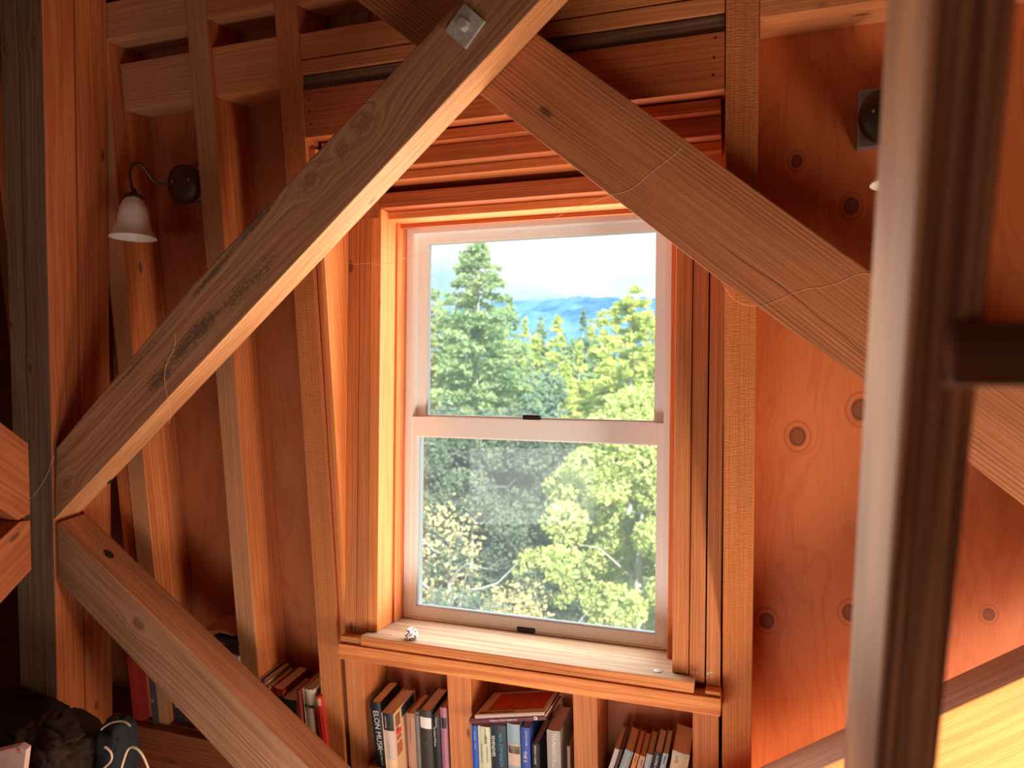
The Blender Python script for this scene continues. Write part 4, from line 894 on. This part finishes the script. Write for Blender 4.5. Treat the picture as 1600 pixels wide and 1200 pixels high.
# big lime broadleaf tree lower right
def mk_lime(o, h):
    bl = []
    for i in range(150):
        t_ = rng.random(); z = h*(.12+.86*t_); R = 3.5*(1-t_)**.60+.25; a = rng.random()*6.283; q = R*(.35+.65*rng.random())
        bl.append((q*math.cos(a), q*math.sin(a), z, .38+.32*rng.random()))
    V, F = crown_mesh(bl, 80000, .13); link('foliage', mesh_from(V, F), L_lime, o); trunk('trunk', M_bark, h*.8, .22, o, [(h*(.3+.08*i), i*1.9, 2.0, .05, .5) for i in range(6)])
place_tree('maple_tree', 1003, 17.5, 622, mk_lime, 'big sunlit lime-green tree filling the lower right pane', 'tree')
def mk_oak(o, h, R0=2.6, m=L_oak, nq=60000):
    bl = []
    for i in range(90):
        t_ = rng.random(); z = h*(.2+.75*t_); R = R0*math.sqrt(max(.05, 1-(2*t_-.8)**2/1.6)); a = rng.random()*6.283; q = R*(.3+.7*rng.random())
        bl.append((q*math.cos(a), q*math.sin(a), z, .35+.35*rng.random()))
    V, F = crown_mesh(bl, nq, .10); link('foliage', mesh_from(V, F), m, o)
    trunk('trunk', M_barkp, h*.85, .14, o, [(h*(.25+.055*i), i*2.4-1, 2.2, .035, .45) for i in range(11)])
place_tree('oak_tree', 740, 17, 640, mk_oak, 'grey-green oak with bare pale limbs in the lower left pane', 'tree')
place_tree('oak_tree', 835, 20, 660, lambda o, h: mk_oak(o, h, 2.2), 'darker grey-green oak between the bare-limbed oak and lime tree', 'tree')
place_tree('oak_tree', 660, 19, 650, lambda o, h: mk_oak(o, h, 2.0, L_oak, 30000), 'grey-green oak cut by the left edge of the lower pane', 'tree')
place_tree('shrub', 705, 14.5, 780, lambda o, h: mk_oak(o, h, .55, L_dry, 2200), 'dry yellow bush in front of the bare-limbed oak', 'shrub')
place_tree('shrub', 810, 14.5, 925, lambda o, h: mk_oak(o, h, .8, L_dry, 5000), 'dry yellow bush at the foot of the lime tree', 'shrub')
place_tree('shrub', 700, 12.5, 930, lambda o, h: mk_oak(o, h, 1.0, L_oak, 8000), 'dull green bush at the lower left corner of the pane', 'shrub')
# valley conifers: three shapes, copied
protos = []
for i in range(3):
    V, F = conifer_mesh(14, 2.6+.3*i, 5200, .55, .02, 0, .85); protos.append((mesh_from(V, F), i))
vg = 'conifers across the valley'
far = [(820, 70, 497), (844, 76, 496), (871, 62, 491), (911, 66, 484), (923, 72, 500), (893, 55, 530), (905, 48, 535), (855, 50, 566), (836, 60, 520), (805, 52, 528), (790, 72, 505), (880, 85, 520), (940, 90, 505), (828, 46, 560), (882, 45, 560), (765, 80, 500), (700, 80, 505), (930, 50, 530), (960, 75, 490), (990, 80, 488), (1015, 72, 485), (860, 95, 530), (850, 110, 535), (900, 105, 528), (812, 100, 530)]
pos = [(at(a, b)[0], at(a, b)[1]) for a, b, c in far]
tries = 0
while len(far) < 62 and tries < 4000:
    tries += 1; a, b, c = 640+rng.random()*400, 98+rng.random()*95, 528+rng.random()*28; q = at(a, b)
    if all((q[0]-u)**2+(q[1]-v)**2 > 30 for u, v in pos): far.append((a, b, c)); pos.append((q[0], q[1]))
LM = [L_yel, L_mid, L_yel, L_blue]
tm = trunk('trunk', M_bark, 13.5, .2, None); tmesh = tm.data; bpy.data.objects.remove(tm)
for i, (px, D, ty) in enumerate(far):
    p = at(px, D); top = at(px, D, ty)[2]; k = protos[i % 3]
    sc_f = (1.0 if i < 25 else 1.15); o = empty('conifer_tree', (p[0], p[1], top-14*sc_f)); o.scale = (sc_f,)*3; o.rotation_euler.z = rng.random()*6
    lm = (L_yel, L_mid, L_yel, L_blue)[i % 4] if i < 25 else (L_mid, L_blue)[i % 2]
    T(o, 'small yellow-green conifer among the trees across the valley' if lm is L_yel else ('small mid-green conifer among the trees across the valley' if lm is L_mid else 'small blue-green conifer among the trees across the valley'), 'tree', {L_yel: 'yellow-green', L_mid: 'mid-green', L_blue: 'blue-green'}[lm]+' '+vg)
    me = k[0] if i < 3 else k[0].copy() if False else k[0]
    f_ = bpy.data.objects.new('foliage', me); COL.objects.link(f_); f_.parent = o
    if not me.materials: me.materials.append(lm)
    f_.material_slots[0].link = 'OBJECT'; f_.material_slots[0].material = lm
    t_ = bpy.data.objects.new('trunk', tmesh); COL.objects.link(t_); t_.parent = o
# ground and far wooded ridge
def terrain(name, x0, x1, y0, y1, nx, ny, fz, m):
    xs_ = np.linspace(x0, x1, nx); ys_ = np.linspace(y0, y1, ny); V = np.array([(x, y, fz(x, y)) for y in ys_ for x in xs_])
    F = np.array([(j*nx+i, j*nx+i+1, (j+1)*nx+i+1, (j+1)*nx+i) for j in range(ny-1) for i in range(nx-1)])
    o = link(name, mesh_from(V, F), m, None, True); return tag(o, kind='structure')
M_gr = mat('forest_floor', (.16, .17, .08), .95)
terrain('ground', -260, 200, 3, 330, 60, 60, lambda x, y: min(H+GZ-.3-max(0, y-26)*.16, H+GZ-.3)+(max(0, y-200)*.12), M_gr)
M_hill = leaf('hazy_ridge_forest', (.04, .12, .28), (.11, .24, .37), .0)  # blue haze of distance put into the forest colour
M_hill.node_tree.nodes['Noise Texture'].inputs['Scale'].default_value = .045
def ridge(x, y):
    px = 800+FPX*math.tan(math.atan2(x, y)+YAW)
    prof = 457+8*((px-880)/90)**2*.35 if px < 880 else 457+max(0, px-960)*.06
    prof = min(prof, 520)+2.0*mno.noise(Vector((px*.035, 3, 0)))*2
    top = (583-prof)/FPX*y/ math.cos(math.atan2(x, y)) * math.cos(math.atan2(x, y)+YAW)
    t_ = (y-250)/330
    zt = (583-prof)/FPX*580*1.0
    return H-45+(zt+45)*math.sin(min(1, max(0, t_))*math.pi/2)**.8+3.0*mno.noise(Vector((x*.03, y*.03, 5)))+3.0*mno.noise(Vector((x*.16, y*.16, 1)))+1.5*mno.noise(Vector((x*.4, y*.4, 1)))
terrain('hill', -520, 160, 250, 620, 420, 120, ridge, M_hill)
